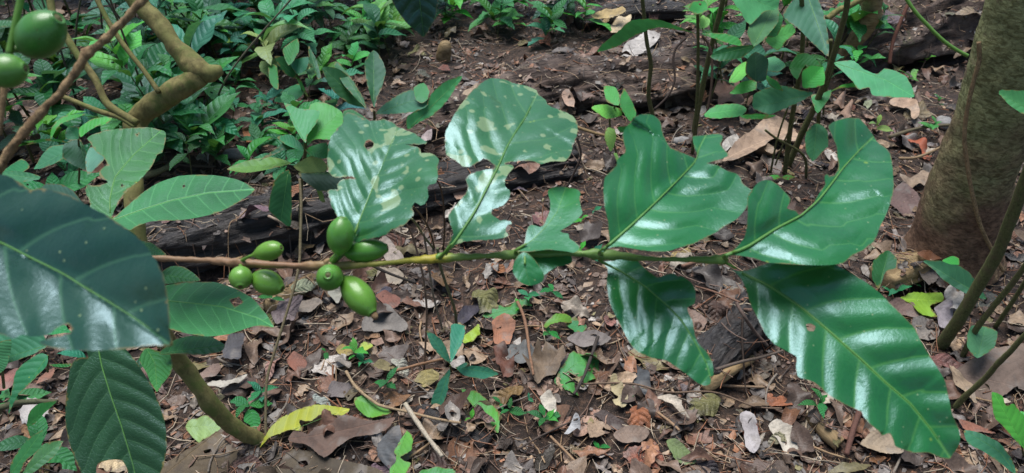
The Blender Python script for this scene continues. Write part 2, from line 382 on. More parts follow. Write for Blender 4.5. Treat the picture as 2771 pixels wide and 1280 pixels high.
def traced_leaf(name, parent, outline, mid=None, d0=1.0, gx=0.0, gy=0.0, mat=None, holes=(), grid=7, jag=0.0, plane=None, color=None, o=None, midrib=False, ref=None, **kw):
    """a leaf traced as an outline and laid on a real plane in the world (plane = point, normal; else d0 + depth slopes)"""
    o = dict(o or {}); ol = np.array(outline, float)
    if mid is None:
        b = ol[0]; tip = ol[np.argmax(np.linalg.norm(ol - b, axis=1))]; mid = [b, tip]
    step = grid * .8
    v2, f2 = leaf_surface(outline, list(holes), mid, step, grid, jag, seed=int(ol[0][0]) + int(ol[0][1]))
    c = np.array(ref if ref is not None else ol.mean(0))
    if plane is None:
        P = [at(px, py, 1.0 / (1 / d0 + gx * (px - c[0]) + gy * (py - c[1]))) for px, py in ((c[0], c[1]), (c[0] + 100, c[1]), (c[0], c[1] + 100))]
        n = (P[2] - P[0]).cross(P[1] - P[0]).normalized(); p0 = P[0]
    else: p0, n = plane; n = n.normalized()
    if n.dot(-rd(*c)) < 0: n = -n
    def to3(q):
        D = np.array([rd(float(x), float(y)) for x, y in q]); nn = np.array(n)
        k = ((np.array(p0) - np.array(CAM)) @ nn) / (D @ nn); return np.array(CAM) + D * k[:, None]
    s, t, tot = st_coords(v2, mid)
    W = to3(v2); mm = to3(np.array([mid[0], mid[-1]])); L = np.linalg.norm(mm[1] - mm[0])
    L = min(L, o.get('Lmax', 1.0))
    h = disp(s, t, o); dn = n * .12 - rd(*c).normalized() * .9 if plane is None else n
    W = W + (h * L)[:, None] * np.array(dn)
    # make faces look along +n
    a, b_, c_ = [W[i] for i in f2[0][:3]]
    if np.dot(np.cross(b_ - a, c_ - a), np.array(n)) < 0: f2 = [tuple(reversed(f)) for f in f2]
    uv = np.stack([s, t], 1)
    ringp = np.concatenate([resample(outline, step)] + [resample(h_, step) for h_ in holes]); eg = np.array([np.abs(ringp - q).sum(1).min() for q in v2]) < step * .6 + jag * 2
    ob = mk(name, W, f2, mat, parent, uv=uv, color=color, edge=eg.astype(float), **kw)
    if midrib:
        q = resample(mid, grid * 2, False); q = q[:max(2, int(len(q) * .93))]
        ok = inside(q, resample(outline, step)); q = q[ok]
        if len(q) > 2:
            ss, tt, _ = st_coords(q, mid); w = to3(q) + (disp(ss, tt * 0, o) * L)[:, None] * np.array(dn)
            rr = np.linspace(.0065, .0018, len(q)) * L * (midrib if not isinstance(midrib, bool) else 1)
            V, Fc = tube([tuple(x) for x in w], list(rr), 6, k=1)
            m = mk('midrib', V, Fc, M['rib'], ob if parent is not None else ob, color=None)
    return ob
def solid(name, c, rough=.45, n=0):
    t = NT(name); oc = t.coord('Object'); q = t.noise(oc, 300, 3)
    return t.fin(t.pbsdf(t.mix(q, (*c, 1), (*[x * .6 for x in c], 1)), rough, t.bump(q, .3, .0005)))
M['rib'] = solid('leaf_midrib', (.10, .27, .055)); M['scar'] = solid('fruit_scar', (.10, .10, .03), .7)
M['petiole'] = solid('petiole', (.11, .26, .035))
M['white'] = solid('pale_fungus', (.62, .58, .50), .8)

# ------------------------------------------------------------------ ground
def gh(x, y):
    p = Vector((x, y, 0))
    h = .020 * noise.fractal(p * 1.7, 1, 2, 3) + .010 * noise.fractal(p * 9, 1, 2, 4)
    return h + .10 * max(0, (-x - .9)) * max(0, min(1, (y - 2.2))) 
def axis(lo, hi, step, far, grow=1.22):
    a = list(np.arange(lo, hi, step)); s = step; u = a[-1]
    while u < far: s *= grow; u += s; a.append(u)
    s = step; u = a[0]; pre = []
    while u > -far: s *= grow; u -= s; pre.append(u)
    return pre[::-1] + a
xs = axis(-2.6, 2.6, .016, 80); ys = axis(.55, 4.2, .016, 80)
V = [(x, y, gh(x, y)) for y in ys for x in xs]; nx = len(xs)
Fc = [(j * nx + i, j * nx + i + 1, (j + 1) * nx + i + 1, (j + 1) * nx + i) for j in range(len(ys) - 1) for i in range(nx - 1)]
g = mk('ground', V, Fc, M['soil'], origin=(0, 0, 0)); tag(g, 'dark damp forest soil under the leaf litter', 'ground', kind='structure')
near = [f for f in Fc if abs(V[f[0]][0]) < 4 and 0 < V[f[0]][1] < 6]
BV = [BVHTree.FromPolygons(V, near)]
def hit(px, py):
    d = rd(px, py).normalized(); best = None
    for b in BV:
        h = b.ray_cast(CAM, d)
        if h[0] is not None and (best is None or h[3] < best[2]): best = (h[0], h[1], h[3])
    if best is None: return at(px, py, 3.5), Vector((0, 0, 1)), 3.5
    n = best[1] if best[1].z > 0 else -best[1]
    return best[0], n, (best[0] - CAM).dot(Fw)
def down(x, y):
    best = None
    for b in BV:
        h = b.ray_cast(Vector((x, y, 1)), Vector((0, 0, -1)))
        if h[0] is not None and (best is None or h[0].z > best[0].z): best = (h[0], h[1] if h[1].z > 0 else -h[1])
    return best if best else (Vector((x, y, 0)), Vector((0, 0, 1)))

# ------------------------------------------------------------------ logs
def log(name, label, cat, ends, rad, mat, sink=.35, rough=.5, freq=9, sides=40, n=60, stretch=5, seed=0, flat=1.0, jag=0.0, bvh=True):
    """a fallen log between traced ground points, grooves running along it; built in its own frame so the grain follows it"""
    P = []
    for (px, py), r in zip(ends, rad):
        h = hit(px, py)[0] ; P.append(Vector((h.x, h.y, h.z + r * (1 - sink) * flat)))
    Q = catmull([(*p, r) for p, r in zip(P, rad)], max(2, n // (len(P) - 1))); pts = [Vector(q[:3]) for q in Q]; rs = [q[3] for q in Q]
    org = pts[0].copy(); ax = (pts[-1] - pts[0]).normalized(); rot = ax.to_track_quat('X', 'Z').to_matrix(); inv = rot.inverted()
    Vv = []; along = 0
    for i, (t, a, b) in enumerate(frames(pts)):
        if i: along += (pts[i] - pts[i - 1]).length
        ef = 1.0
        e = min(i, len(pts) - 1 - i) / 3.0
        if e < 1: ef = .55 + .45 * math.sqrt(max(e, 0))
        for s in range(sides):
            an = 2 * math.pi * s / sides; dr = a * math.cos(an) + b * math.sin(an)
            q = Vector((along * freq / stretch + seed, math.cos(an) * rs[0] * freq * 2.2, math.sin(an) * rs[0] * freq * 2.2))
            m = 1 + rough * (noise.fractal(q, 1, 2.1, 5)) + rough * .5 * abs(noise.noise(q * 2.7)) 
            p = pts[i] + dr * rs[i] * m * ef; p.z = pts[i].z + (p.z - pts[i].z) * flat
            Vv.append(inv @ (p - org))
    Ff = []
    for i in range(len(pts) - 1):
        for s in range(sides):
            c = i * sides + s; d = i * sides + (s + 1) % sides; Ff.append((c, d, d + sides, c + sides))
    Vv += [inv @ (pts[0] - org), inv @ (pts[-1] - org)]; k = len(Vv) - 2; e = (len(pts) - 1) * sides
    for s in range(sides): Ff += [(k, (s + 1) % sides, s), (k + 1, e + s, e + (s + 1) % sides)]
    me = bpy.data.meshes.new(name); me.from_pydata([tuple(v) for v in Vv], [], Ff); me.shade_smooth(); me.update()
    o = link(name, me, mat); o.matrix_world = Matrix.Translation(org) @ rot.to_4x4(); tag(o, label, cat)
    if bvh: BV.append(BVHTree.FromPolygons([rot @ v + org for v in Vv], Ff))
    return o
log('rotten_log', 'broad flattened rotting brown log crossing behind the chewed leaves', 'log', [(930, 420), (1250, 330), (1600, 260), (1960, 200), (2250, 130)], [.07, .12, .13, .12, .07], M['rotten'], .62, .62, 13, 72, 220, 4, 3, .55)
log('charred_log', 'long blackish rotten log lying behind the fruiting branch', 'log', [(330, 740), (640, 665), (1000, 580), (1300, 505), (1560, 450)], [.085, .085, .070, .055, .045], M['charred'], .36, .55, 20, 64, 200, 6, 11, .85)
log('dark_log', 'dark reddish fallen log in the shade at top right behind the tree trunk', 'log', [(2240, 190), (2480, 120), (2790, 40)], [.10, .14, .15], M['rotten'], .42, .5, 14, 56, 110, 5, 21, .9)
log('charcoal_log', 'short black cracked log end between the two lower coffee leaves', 'log', [(1900, 1035), (1960, 965), (2030, 890), (2150, 780)], [.030, .042, .044, .036], M['charred'], .10, .5, 34, 40, 80, 3, 31)
log('bark_slab', 'dark bark slab lying beside the pale broken twig', 'bark', [(1130, 1120), (1230, 1160), (1325, 1205)], [.020, .026, .016], M['charred'], .3, .4, 30, 24, 40, 4, 41, .7)
log('bark_strip', 'grey mossy bark strip along the top edge of the rotting log', 'bark', [(1560, 75), (1700, 50), (1850, 40)], [.045, .05, .04], M['charred'], .3, .3, 14, 30, 50, 4, 45, .8)
log('split_log', 'split brown wood chunk with pale torn grain at the foot of the tree', 'wood chunk', [(2375, 775), (2450, 745), (2535, 715)], [.036, .042, .034], M['wood'], .3, .35, 26, 30, 50, 6, 51, .8)
log('pale_stick', 'thick pale cracked stick half hidden behind the green fruits', 'stick', [(725, 850), (790, 810), (862, 768)], [.020, .021, .018], M['wood'], .2, .15, 40, 20, 40, 4, 61)
log('root_stick', 'tan barkless stick end pointing down below the large coffee leaf', 'stick', [(2185, 1130), (2235, 1185), (2270, 1215)], [.013, .015, .013], M['wood'], .1, .2, 50, 18, 40, 4, 71)
log('root_stick', 'pale knobbly root stick leaning out from the black log end', 'stick', [(1900, 1062), (1965, 1020), (2035, 975)], [.013, .010, .009], M['wood'], .1, .25, 60, 18, 40, 3, 81)

# ------------------------------------------------------------------ the fruiting coffee branch in front
BR = thing('coffee_branch', 'long coffee branch with bitten glossy leaves and green fruits crossing the picture', 'branch', at(1110, 700, .42))
def bd(px): return .445 + .00002 * (1000 - px) if px < 1000 else .445 - .00002 * (px - 1000)
bp = [(60, 652), (200, 650), (380, 698), (430, 699), (560, 705), (645, 711), (780, 719), (885, 719), (1000, 716), (1090, 707), (1188, 700), (1310, 693), (1400, 689), (1550, 686), (1628, 689), (1760, 700), (1870, 702), (1962, 704)]
bp = [(60, 668), (200, 682)] + bp[2:]
br = [8, 8, 8, 8, 8, 14, 8, 15, 7.5, 7, 13, 7, 13, 7, 14, 6, 8, 14]
P = [at(x, y, bd(x)) for x, y in bp]; rr = [r * .445 / F for r in br]
V, Fc = tube(P, rr, 14, rough=.34, freq=240, k=14)
kx = np.array([CAM.x + 0, 0, 0]); pxs = np.array([1385.5 + (Vector(v) - CAM).dot(Rt) / (Vector(v) - CAM).dot(Fw) * F for v in V])
def grad(x):
    st = [(300, (.22, .14, .07)), (800, (.24, .13, .07)), (900, (.24, .18, .07)), (1050, (.27, .28, .04)), (1180, (.36, .30, .03)), (1230, (.17, .27, .05)), (1500, (.13, .25, .06)), (1700, (.12, .22, .045)), (2000, (.16, .29, .06))]
    return np.stack([np.interp(x, [s[0] for s in st], [s[1][i] for s in st]) for i in range(3)], 1)
mk('stem', V, Fc, M['stem'], BR, vc=grad(pxs))

LO = dict(fp=.16, fn=.16, arch=.16, pil=.0055, und=.014, w=.07, N=7)
def bleaf(ol, mid, d0, gx, gy, mat='leaf', o=None, holes=(), jag=0, pet=None, rib=True, grid=6, name='leaf'):
    oo = dict(LO); oo.update(o or {})
    l = traced_leaf(name, BR, ol, mid, d0, gx, gy, M[mat], holes, grid, jag, o=oo, midrib=rib)
    c = np.array(ol, float).mean(0); fd = lambda x, y: 1 / (1 / d0 + gx * (x - c[0]) + gy * (y - c[1]))
    m0, m1 = np.array(mid[0]), np.array(mid[1]); k = m0 + (m1 - m0) * min(1, 34 / np.linalg.norm(m1 - m0)); nd = min(((1188, 699), (1400, 689), (1628, 688), (1965, 703), (885, 716)), key=lambda n_: math.hypot(n_[0] - m0[0], n_[1] - m0[1]))
    V, Fc = tube([at(*nd, bd(nd[0])), at(*m0, (fd(*m0) + bd(nd[0])) / 2 - .001), at(*k, fd(*k) - .0015)], [6.5 * .44 / F, 4.8 * .44 / F, 2.6 * .44 / F], 9, .08, 200, 5); mk('petiole', V, Fc, M['petiole'], l)
    return l
# chewed leaf above the fruits
l = bleaf(zf((300,1115),(255,1040),(190,960),(150,900),(120,840),(80,710),(110,690),(160,690),(160,650),(190,615),(240,605),(300,603),(270,585),(200,590),(150,598),(100,570),(75,520),(75,450),(85,350),(110,270),(160,200),(200,150),(205,90),(235,58),(300,75),(370,110),(430,125),(520,110),(600,135),(660,180),(720,205),(790,235),(840,280),(880,305),(870,325),(790,325),(700,322),(745,335),(800,345),(828,370),(830,400),(880,398),(930,410),(965,440),(970,490),(960,520),(960,600),(940,655),(890,660),(880,680),(885,720),(885,770),(850,820),(810,815),(780,800),(755,840),(775,890),(740,940),(680,990),(590,1020),(570,1045),(490,1075),(380,1095)),
      zf((285,1060),(350,900),(420,730),(500,540),(580,340),(640,190)), .47, .0002, .0009, 'leaf_pale', dict(fp=.22, fn=.02, w=.10, wf=11, arch=.3, pil=.008), [zf((385,300),(420,290),(450,320),(440,350),(400,370),(380,345))], .8)
# broad leaf with an eaten waist
l = bleaf(za((40,1022),(45,980),(70,930),(90,890),(70,830),(70,790),(110,740),(160,680),(172,645),(160,612),(178,588),(220,568),(265,556),(308,550),(312,530),(285,508),(255,498),(228,518),(190,540),(150,543),(110,510),(60,480),(55,420),(60,370),(90,310),(110,270),(150,200),(185,150),(205,120),(240,80),(290,45),(370,45),(420,60),(500,75),(545,95),(555,120),(595,150),(605,180),(640,195),(700,215),(745,235),(770,270),(775,300),(765,350),(740,420),(720,480),(690,510),(620,510),(560,528),(520,510),(440,510),(395,515),(370,523),(410,530),(418,545),(385,580),(370,620),(375,645),(395,665),(393,705),(370,735),(340,755),(300,765),(298,790),(320,810),(345,825),(400,828),(408,842),(380,855),(375,885),(388,905),(370,918),(300,930),(210,932),(150,940),(100,955),(70,985)),
      za((42,1005),(110,920),(200,790),(265,670),(330,545),(380,430),(430,340),(480,260),(540,130)), .46, .0002, .0010, 'leaf_pale', dict(fp=.04, fn=.25, w=.12, wf=10, arch=.45, pil=.008, wp=1), (), .6)
# narrow bitten leaf and the small folded leaf under it
bleaf(za((430,990),(470,955),(490,870),(515,850),(560,862),(580,845),(600,800),(612,770),(612,720),(600,680),(605,660),(640,645),(680,640),(720,650),(760,660),(775,680),(770,710),(775,755),(785,790),(765,815),(730,845),(690,870),(665,885),(680,895),(710,900),(715,925),(745,945),(770,970),(760,990),(735,1002),(700,995),(600,985),(500,995)),
      za((430,988),(520,930),(590,860),(650,780),(700,640)), .445, 0, .0010, 'leaf_small', dict(N=4, fp=.28, fn=.12, pil=.001, und=.003))
bleaf(za((478,992),(520,965),(560,953),(620,955),(680,975),(720,1005),(732,1035),(725,1055),(680,1070),(650,1075),(600,1105),(578,1122),(560,1085),(520,1035)),
      za((478,992),(600,1012),(728,1040)), .435, 0, .0006, 'leaf_small', dict(N=4, fp=.2, fn=.2, pil=.002, und=.003))
bleaf(za((472,994),(500,1008),(535,1045),(565,1090),(580,1125),(570,1155),(530,1172),(490,1175),(440,1150),(415,1110),(413,1070),(435,1020)),
      za((472,994),(478,1080),(505,1170)), .425, 0, .0004, 'leaf_small', dict(N=4, fp=.1, fn=.35, pil=.002, und=.003))
# upward pair further right
bleaf(zb((60,1035),(130,960),(130,900),(125,800),(105,700),(100,600),(110,510),(150,460),(190,420),(200,380),(250,330),(255,300),(240,250),(235,200),(260,150),(320,85),(390,58),(450,62),(500,95),(515,150),(525,190),(550,240),(575,280),(640,300),(700,320),(765,345),(775,350),(775,300),(760,270),(745,180),(800,172),(870,158),(940,152),(970,175),(965,200),(950,240),(970,275),(1005,325),(950,355),(880,375),(850,385),(920,400),(990,440),(1060,460),(1090,490),(1105,530),(1150,570),(1185,600),(1160,650),(1120,720),(1060,790),(980,840),(900,895),(820,935),(740,975),(640,1000),(560,1025),(480,1030),(380,1020),(290,1005),(200,992),(140,1000),(80,1030)),
      zb((60,1035),(150,960),(300,830),(470,670),(620,520),(760,370),(800,250),(850,155)), .435, -.0002, .0010, 'leaf', dict(fp=.18, fn=.45, arch=.25, pil=.008, w=.10, wf=8))
bleaf(zb((980,1060),(1060,1000),(1120,930),(1140,850),(1150,760),(1150,650),(1180,600),(1220,550),(1270,525),(1320,530),(1380,570),(1430,620),(1455,650),(1445,690),(1430,720),(1500,735),(1520,765),(1540,757),(1600,720),(1640,650),(1690,570),(1710,540),(1705,480),(1720,465),(1745,480),(1780,470),(1810,410),(1800,350),(1790,270),(1750,200),(1720,145),(1760,110),(1850,75),(1950,62),(1990,90),(2070,170),(2100,220),(2160,270),(2195,340),(2200,500),(2195,600),(2150,750),(2100,850),(2060,950),(1980,1020),(1900,1060),(1830,1115),(1700,1130),(1500,1125),(1300,1110),(1180,1075),(1080,1058),(1020,1058)),
      zb((980,1060),(1150,990),(1340,870),(1540,762),(1660,655),(1760,530),(1850,410),(1960,290),(2080,170)), .445, -.0002, .0010, 'leaf', dict(fp=.20, fn=.45, arch=.15, pil=.008, w=.08))
# downward pair
bleaf(zc((50,88),(110,85),(180,60),(215,50),(240,85),(270,120),(320,160),(350,175),(390,160),(430,155),(450,172),(470,170),(520,205),(540,250),(535,310),(500,330),(505,360),(525,400),(540,480),(560,520),(600,560),(630,610),(638,680),(622,690),(612,680),(625,705),(620,730),(590,738),(550,720),(500,680),(440,640),(390,605),(310,590),(250,565),(210,530),(170,460),(130,380),(95,300),(80,200),(85,130),(60,100)),
      zc((50,88),(150,140),(270,215),(400,325),(470,400),(540,510),(600,620),(625,700)), .42, .0001, .0006, 'leaf', dict(fp=.14, fn=.20, arch=.2, pil=.005, und=.010, w=.08, wf=12))
bleaf(zc((695,95),(740,128),(800,128),(870,110),(960,85),(1060,68),(1160,75),(1240,100),(1330,145),(1420,200),(1500,260),(1560,320),(1620,380),(1680,440),(1705,500),(1750,570),(1800,650),(1840,720),(1860,800),(1880,880),(1920,960),(1932,1010),(1925,1060),(1900,1110),(1880,1130),(1820,1115),(1760,1090),(1680,1090),(1610,1065),(1580,1050),(1570,1020),(1550,985),(1510,995),(1490,970),(1440,930),(1410,890),(1400,870),(1330,840),(1240,790),(1160,720),(1100,700),(1075,690),(1065,640),(1068,590),(1020,560),(950,520),(900,460),(860,380),(820,300),(800,230),(770,170),(720,120)),
      zc((695,95),(800,155),(930,220),(1090,330),(1230,450),(1400,600),(1530,720),(1660,830),(1770,960),(1880,1110)), .405, .0001, .0005, 'leaf', dict(fp=.20, fn=.14, arch=.35, pil=.013, w=.07), [zc((1115,420),(1140,415),(1165,430),(1155,455),(1125,452))])

# fruits
PROF = [(0, .10), (.03, .20), (.10, .50), (.20, .74), (.33, .92), (.48, 1.0), (.62, .98), (.75, .86), (.86, .66), (.93, .46), (.955, .40), (.975, .36), (.985, .30), (.975, .22), (.955, .12), (.95, 0)]
PEAR = [(0, .08), (.08, .14), (.16, .26), (.26, .50), (.38, .78), (.52, .96), (.64, 1.0), (.76, .93), (.87, .73), (.94, .50), (.965, .38), (.98, .30), (.97, .2), (.955, 0)]
def fruit(parent, a, b, hw, da, db, prof=PROF, color=(1, 1, 1), rem=False, stalk=None):
    A = at(*a, da); B = at(*b, db); ax = B - A; L = ax.length; r = hw * (da + db) / 2 / F; T = ax.normalized()
    n = T.orthogonal().normalized(); b2 = T.cross(n); sd = 28; V = []; Fc = []
    pr = catmull(prof, 3)
    for i, (u, w) in enumerate(pr):
        for s in range(sd):
            an = 2 * math.pi * s / sd; m = 1 + .018 * math.cos(2 * an) + .010 * math.cos(7 * an) + .02 * noise.noise(Vector((u * 3 + a[0], an, 0)))
            V.append(tuple(A + T * L * u + (n * math.cos(an) + b2 * math.sin(an)) * r * w * m))
    for i in range(len(pr) - 1):
        for s in range(sd):
            c = i * sd + s; d = i * sd + (s + 1) % sd; Fc.append((c, d, d + sd, c + sd))
    o = mk('fruit', V, Fc, M['fruit'], parent, color=color)
    c = A + T * L * .957; V = []; Fc = []
    for j, (rr_, hh) in enumerate([(.24, .0), (.20, .02), (.12, .012), (.06, .03), (.0, .035)]):
        for s in range(14): an = 2 * math.pi * s / 14; V.append(tuple(c + T * hh * L + (n * math.cos(an) + b2 * math.sin(an)) * r * rr_))
    for j in range(4):
        for s in range(14): e = j * 14 + s; f = j * 14 + (s + 1) % 14; Fc.append((e, f, f + 14, e + 14))
    mk('blossom_scar', V, Fc, M['scar'], o)
    if rem:
        V, Fc = tube([c, c + T * r * .25, c + T * r * .55], [r * .18, r * .26, r * .14], 9, .3, 200, 3); mk('dry_flower_remnant', V, Fc, M['bark'], o)
    if stalk:
        V, Fc = tube([at(*stalk, (bd(stalk[0]) if parent is BR else da)), A + T * L * .04], [r * .20, r * .14], 8, .1, 200, 4); mk('stalk', V, Fc, M['petiole'], o)
    return o
lt = (1.15, 1.15, 1.1)
fr_ = lambda a, b: (ze(a)[0], ze(b)[0])
fruit(BR, *fr_((345, 497), (684, 408)), 26, .440, .432, PEAR, (1.25, 1.05, .9), stalk=ze((265, 545))[0])
fruit(BR, *fr_((268, 610), (262, 812)), 31, .445, .436, PROF, (1.35, 1.15, 1.3), stalk=ze((262, 575))[0])
fruit(BR, *fr_((370, 690), (692, 830)), 33, .447, .443, PROF, (1.3, 1.1, 1.1), stalk=ze((275, 590))[0])
fruit(BR, *fr_((1252, 492), (1290, 95)), 37, .440, .436, PROF, (.8, .9, 1), stalk=ze((1180, 570))[0])
fruit(BR, *fr_((1290, 470), (1752, 412)), 31, .448, .446, PROF, (.75, .88, .9), stalk=ze((1190, 570))[0])
fruit(BR, *fr_((1180, 735), (1143, 685)), 36, .448, .429, [(p, w if p < .9 else w * .9) for p, w in PROF], (.85, .92, 1), stalk=ze((1190, 600))[0])
fruit(BR, *fr_((1295, 700), (1600, 1085)), 38, .447, .438, PROF, (1.1, 1.0, .9), rem=True, stalk=ze((1200, 600))[0])
# node swellings / stipules along the branch
for x, y, r in ((645, 711, 9), (885, 716, 10), (1188, 701, 9), (1400, 689, 9), (1628, 689, 11), (1962, 704, 11)):
    V, Fc = tube([at(x - 9, y + 3, bd(x)), at(x, y - 8, bd(x) - .001), at(x + 12, y - 17, bd(x))], [r * .45 / F, r * .4 / F, .0004], 8, .2, 200, 4)
    mk('node_scale', V, Fc, M['petiole'] if x > 1000 else M['bark'], BR)

# ------------------------------------------------------------------ big near leaf on the left
bl = traced_leaf('coffee_leaf', None, zd((-420,250),(-330,60),(-200,10),(0,38),(60,50),(130,95),(160,90),(220,100),(290,125),(370,170),(430,200),(500,250),(560,300),(610,370),(640,430),(655,500),(665,580),(668,640),(680,692),(600,688),(520,700),(420,708),(330,710),(250,706),(180,690),(160,676),(200,660),(250,652),(278,640),(284,620),(268,605),(230,618),(195,648),(130,655),(95,648),(60,662),(0,640),(-150,600),(-330,450)),
      zd((-420,150),(-200,215),(0,285),(120,345),(250,410),(330,460),(430,520),(540,590),(680,692)), .27, .0004, .0013, M['leaf_dark'], [], 9, .5, o=dict(fp=.18, fn=.5, N=5, arch=.15, pil=.012, w=.05, und=.014, Lmax=.12), midrib=.6)
tag(bl, 'huge out-of-focus dark green leaf close to the lens at the left edge', 'leaf')

# dark leaf hanging from the top edge
tl = traced_leaf('hanging_leaf', None, z2((800,-160),(700,-90),(665,-20),(690,40),(740,110),(800,165),(832,188),(880,110),(900,30),(905,-40),(870,-110)), z2((800,-160),(810,0),(832,188)), .5, 0, -.0004, M['leaf_dark'], grid=7, o=dict(LO, fp=.1, fn=.25), midrib=.6)
tag(tl, 'dark green leaf tip hanging into the top edge of the picture', 'leaf')

# ------------------------------------------------------------------ brown diagonal twig and fruiting stem, top left
def stick(name, label, cat, pts, radii, mat, rough=.15, freq=60, sides=9, parent=None, color=None, k=8, group=None):
    V, Fc = tube(pts, radii, sides, rough, freq, k, seed=len(pts) * 3.1)
    o = mk(name, V, Fc, mat, parent, origin=None, color=color)
    if label: tag(o, label, cat, group)
    return o
dz = .36
stick('coffee_twig', 'rough peeling brown twig running diagonally across the upper left corner', 'twig', [at(x, y, dz) for x, y in z1((-60,930),(-10,850),(60,745),(130,660),(210,560),(290,480),(370,375),(440,270),(500,225),(560,170),(650,80),(740,-20),(800,-80))], [r * dz / F for r in (15,14,12,12,11,11,11,14,11,11,10.5,10,10)], M['bark'], .45, 300, 12)
d1 = .31
TW = thing('fruiting_stem', 'upright coffee stem bearing two plump green fruits at the top left edge', 'branch', at(20, 300, d1))
V, Fc = tube([at(x, y, d1) for x, y in z1((115,-60),(95,40),(70,150),(45,280))], [10 * d1 / F, 9 * d1 / F, 9 * d1 / F, 10 * d1 / F], 10, .06, 100); mk('stem', V, Fc, M['petiole'], TW)
V, Fc = tube([at(x, y, d1) for x, y in z1((45,280),(25,420),(5,560),(-10,680))], [9 * d1 / F] * 4, 10, .15, 200); mk('lower_stem', V, Fc, M['bark'], TW)
fruit(TW, z1((110, 265))[0], z1((300, 85))[0], 57, d1 + .004, d1 - .004, PROF, (.5, .7, .9), stalk=z1((60, 240))[0])
fruit(TW, z1((-75, 370))[0], z1((135, 345))[0], 45, d1 - .012, d1 - .012, PROF, (.85, .85, 1.1), stalk=z1((-90, 380))[0])
traced_leaf('leaf', TW, z1((-60,130),(0,103),(60,103),(90,112),(60,130),(0,137)), None, .40, 0, .001, M['live'], grid=6, color=(.04,.16,.05), o=LO)

# ------------------------------------------------------------------ crooked coffee shrub, left
g0 = hit(700, 1190)[0]
SH = thing('coffee_shrub', 'crooked mossy-barked coffee shrub with an elbow bend and broad leaves on the left', 'shrub', g0)
dg = (g0 - CAM).dot(Fw)
sp = [((715, 1197), dg, 20), ((640, 1160), dg * .97, 22), ((560, 1080), dg * .93, 23), ((460, 935), dg * .88, 23), ((400, 800), 1.10, 23), ((375, 650), 1.10, 24), ((362, 520), 1.12, 24), ((362, 400), 1.14, 26), ((372, 325), 1.15, 30), ((450, 262), 1.14, 30), ((500, 233), 1.13, 30), ((545, 205), 1.13, 28)]
V, Fc = tube([at(*p, d) for p, d, r in sp], [r * d / F for p, d, r in sp], 20, .26, 34, 12); mk('trunk', V, Fc, M['mossy'], SH)
V, Fc = tube([at(*p, 1.13) for p in z1((1115,350),(1050,368),(1000,352),(945,295),(860,200),(790,110),(715,40),(650,-40))], [r * 1.13 / F for r in (13,27,31,28,25,25,23,22)], 20, .26, 34, 12); mk('limb', V, Fc, M['mossy'], SH)
for pts, r in ((((690,620),(560,540),(520,490),(480,400),(400,290),(330,180),(270,80),(250,-20)), 10), (((800,465),(720,350),(640,250),(570,150),(520,60),(480,-20)), 7), (((680,640),(600,590),(500,560),(400,520),(300,480)), 7)):
    V, Fc = tube([at(*p, 1.12) for p in z1(*pts)], [r * 1.12 / F] + [r * 1.0 * 1.12 / F] * (len(pts) - 1), 8, .15, 60, 5); mk('branch', V, Fc, M['mossy'], SH)
GL = dict(fp=.10, fn=.10, arch=.12, pil=.006, w=.05, N=8)
def sleaf(par, ol, mid, d, gx=0, gy=.0004, c=(.035, .16, .045), holes=(), o=None, jag=0, mat='live', grid=8, rib=.7, **kw):
    if mat == 'live': mat = 'ribbed'
    return traced_leaf('leaf', par, ol, mid, d, gx, gy, M[mat], holes, grid, jag, color=c, o=dict(GL, **(o or {})), midrib=rib, **kw)
sleaf(SH, zd((375,640),(340,690),(340,712),(345,735),(310,740),(283,762),(265,860),(258,960),(265,1040),(290,1120),(330,1200),(400,1270),(500,1290),(590,1260),(630,1190),(645,1150),(655,1080),(650,1000),(630,930),(590,840),(540,760),(490,700),(430,640)), zd((375,640),(400,770),(440,900),(475,1000),(520,1150),(550,1285)), .80, 0, .0001, (.022,.075,.028), [zd((385,1155),(430,1138),(480,1142),(503,1190),(470,1230),(400,1230),(380,1190))], dict(N=8, pil=.005, fp=.10, fn=.06, arch=.02, und=.004), mat='ribbed', jag=.5)
sleaf(SH, z1((555,1100),(520,1090),(450,1058),(455,1030),(432,960),(440,932),(490,935),(545,918),(510,895),(500,862),(540,830),(520,790),(480,760),(455,720),(440,700),(465,680),(540,655),(640,648),(740,640),(825,655),(835,690),(825,740),(815,770),(790,780),(770,830),(730,880),(690,920),(640,960),(600,1010),(575,1060)), z1((555,1100),(553,1000),(580,890),(680,770),(810,655)), 1.0, 0, .0005, (.045,.17,.045), [z1((608,930),(617,926),(622,936),(612,940)), z1((685,676),(695,674),(693,682))], dict(N=10), jag=.5)
sleaf(SH, z1((555,1112),(600,1070),(660,1020),(720,970),(800,920),(900,887),(1000,880),(1100,885),(1200,905),(1285,950),(1240,990),(1180,1030),(1100,1070),(1000,1095),(900,1110),(760,1115),(690,1140),(650,1160),(600,1140)), z1((555,1112),(700,1060),(860,1010),(1050,970),(1285,950)), .95, 0, .0007, (.04,.19,.06), [z1((918,934),(930,930),(934,940),(922,944))], dict(N=12, fp=.16, fn=.08))
sleaf(SH, zz((380,745),(400,722),(460,712),(540,710),(600,730),(640,755),(670,790),(690,822),(640,820),(580,840),(520,847),(450,835),(400,815)), zz((380,745),(430,757),(560,772),(650,800),(690,822)), .98, 0, .0007, (.04,.20,.06), [zz((578,756),(600,748),(610,760),(592,771))], dict(N=9))
sleaf(SH, z5((800,590),(870,525),(960,500),(1060,505),(1132,545),(1110,580),(1020,595),(900,592)), None, 1.03, 0, .0007, (.035,.18,.045))
sleaf(SH, z5((735,560),(700,620),(740,690),(760,740),(790,782),(820,740),(860,690),(868,640),(850,585),(800,578)), z5((735,560),(780,640),(790,782)), 1.02, 0, .0007, (.045,.22,.05))
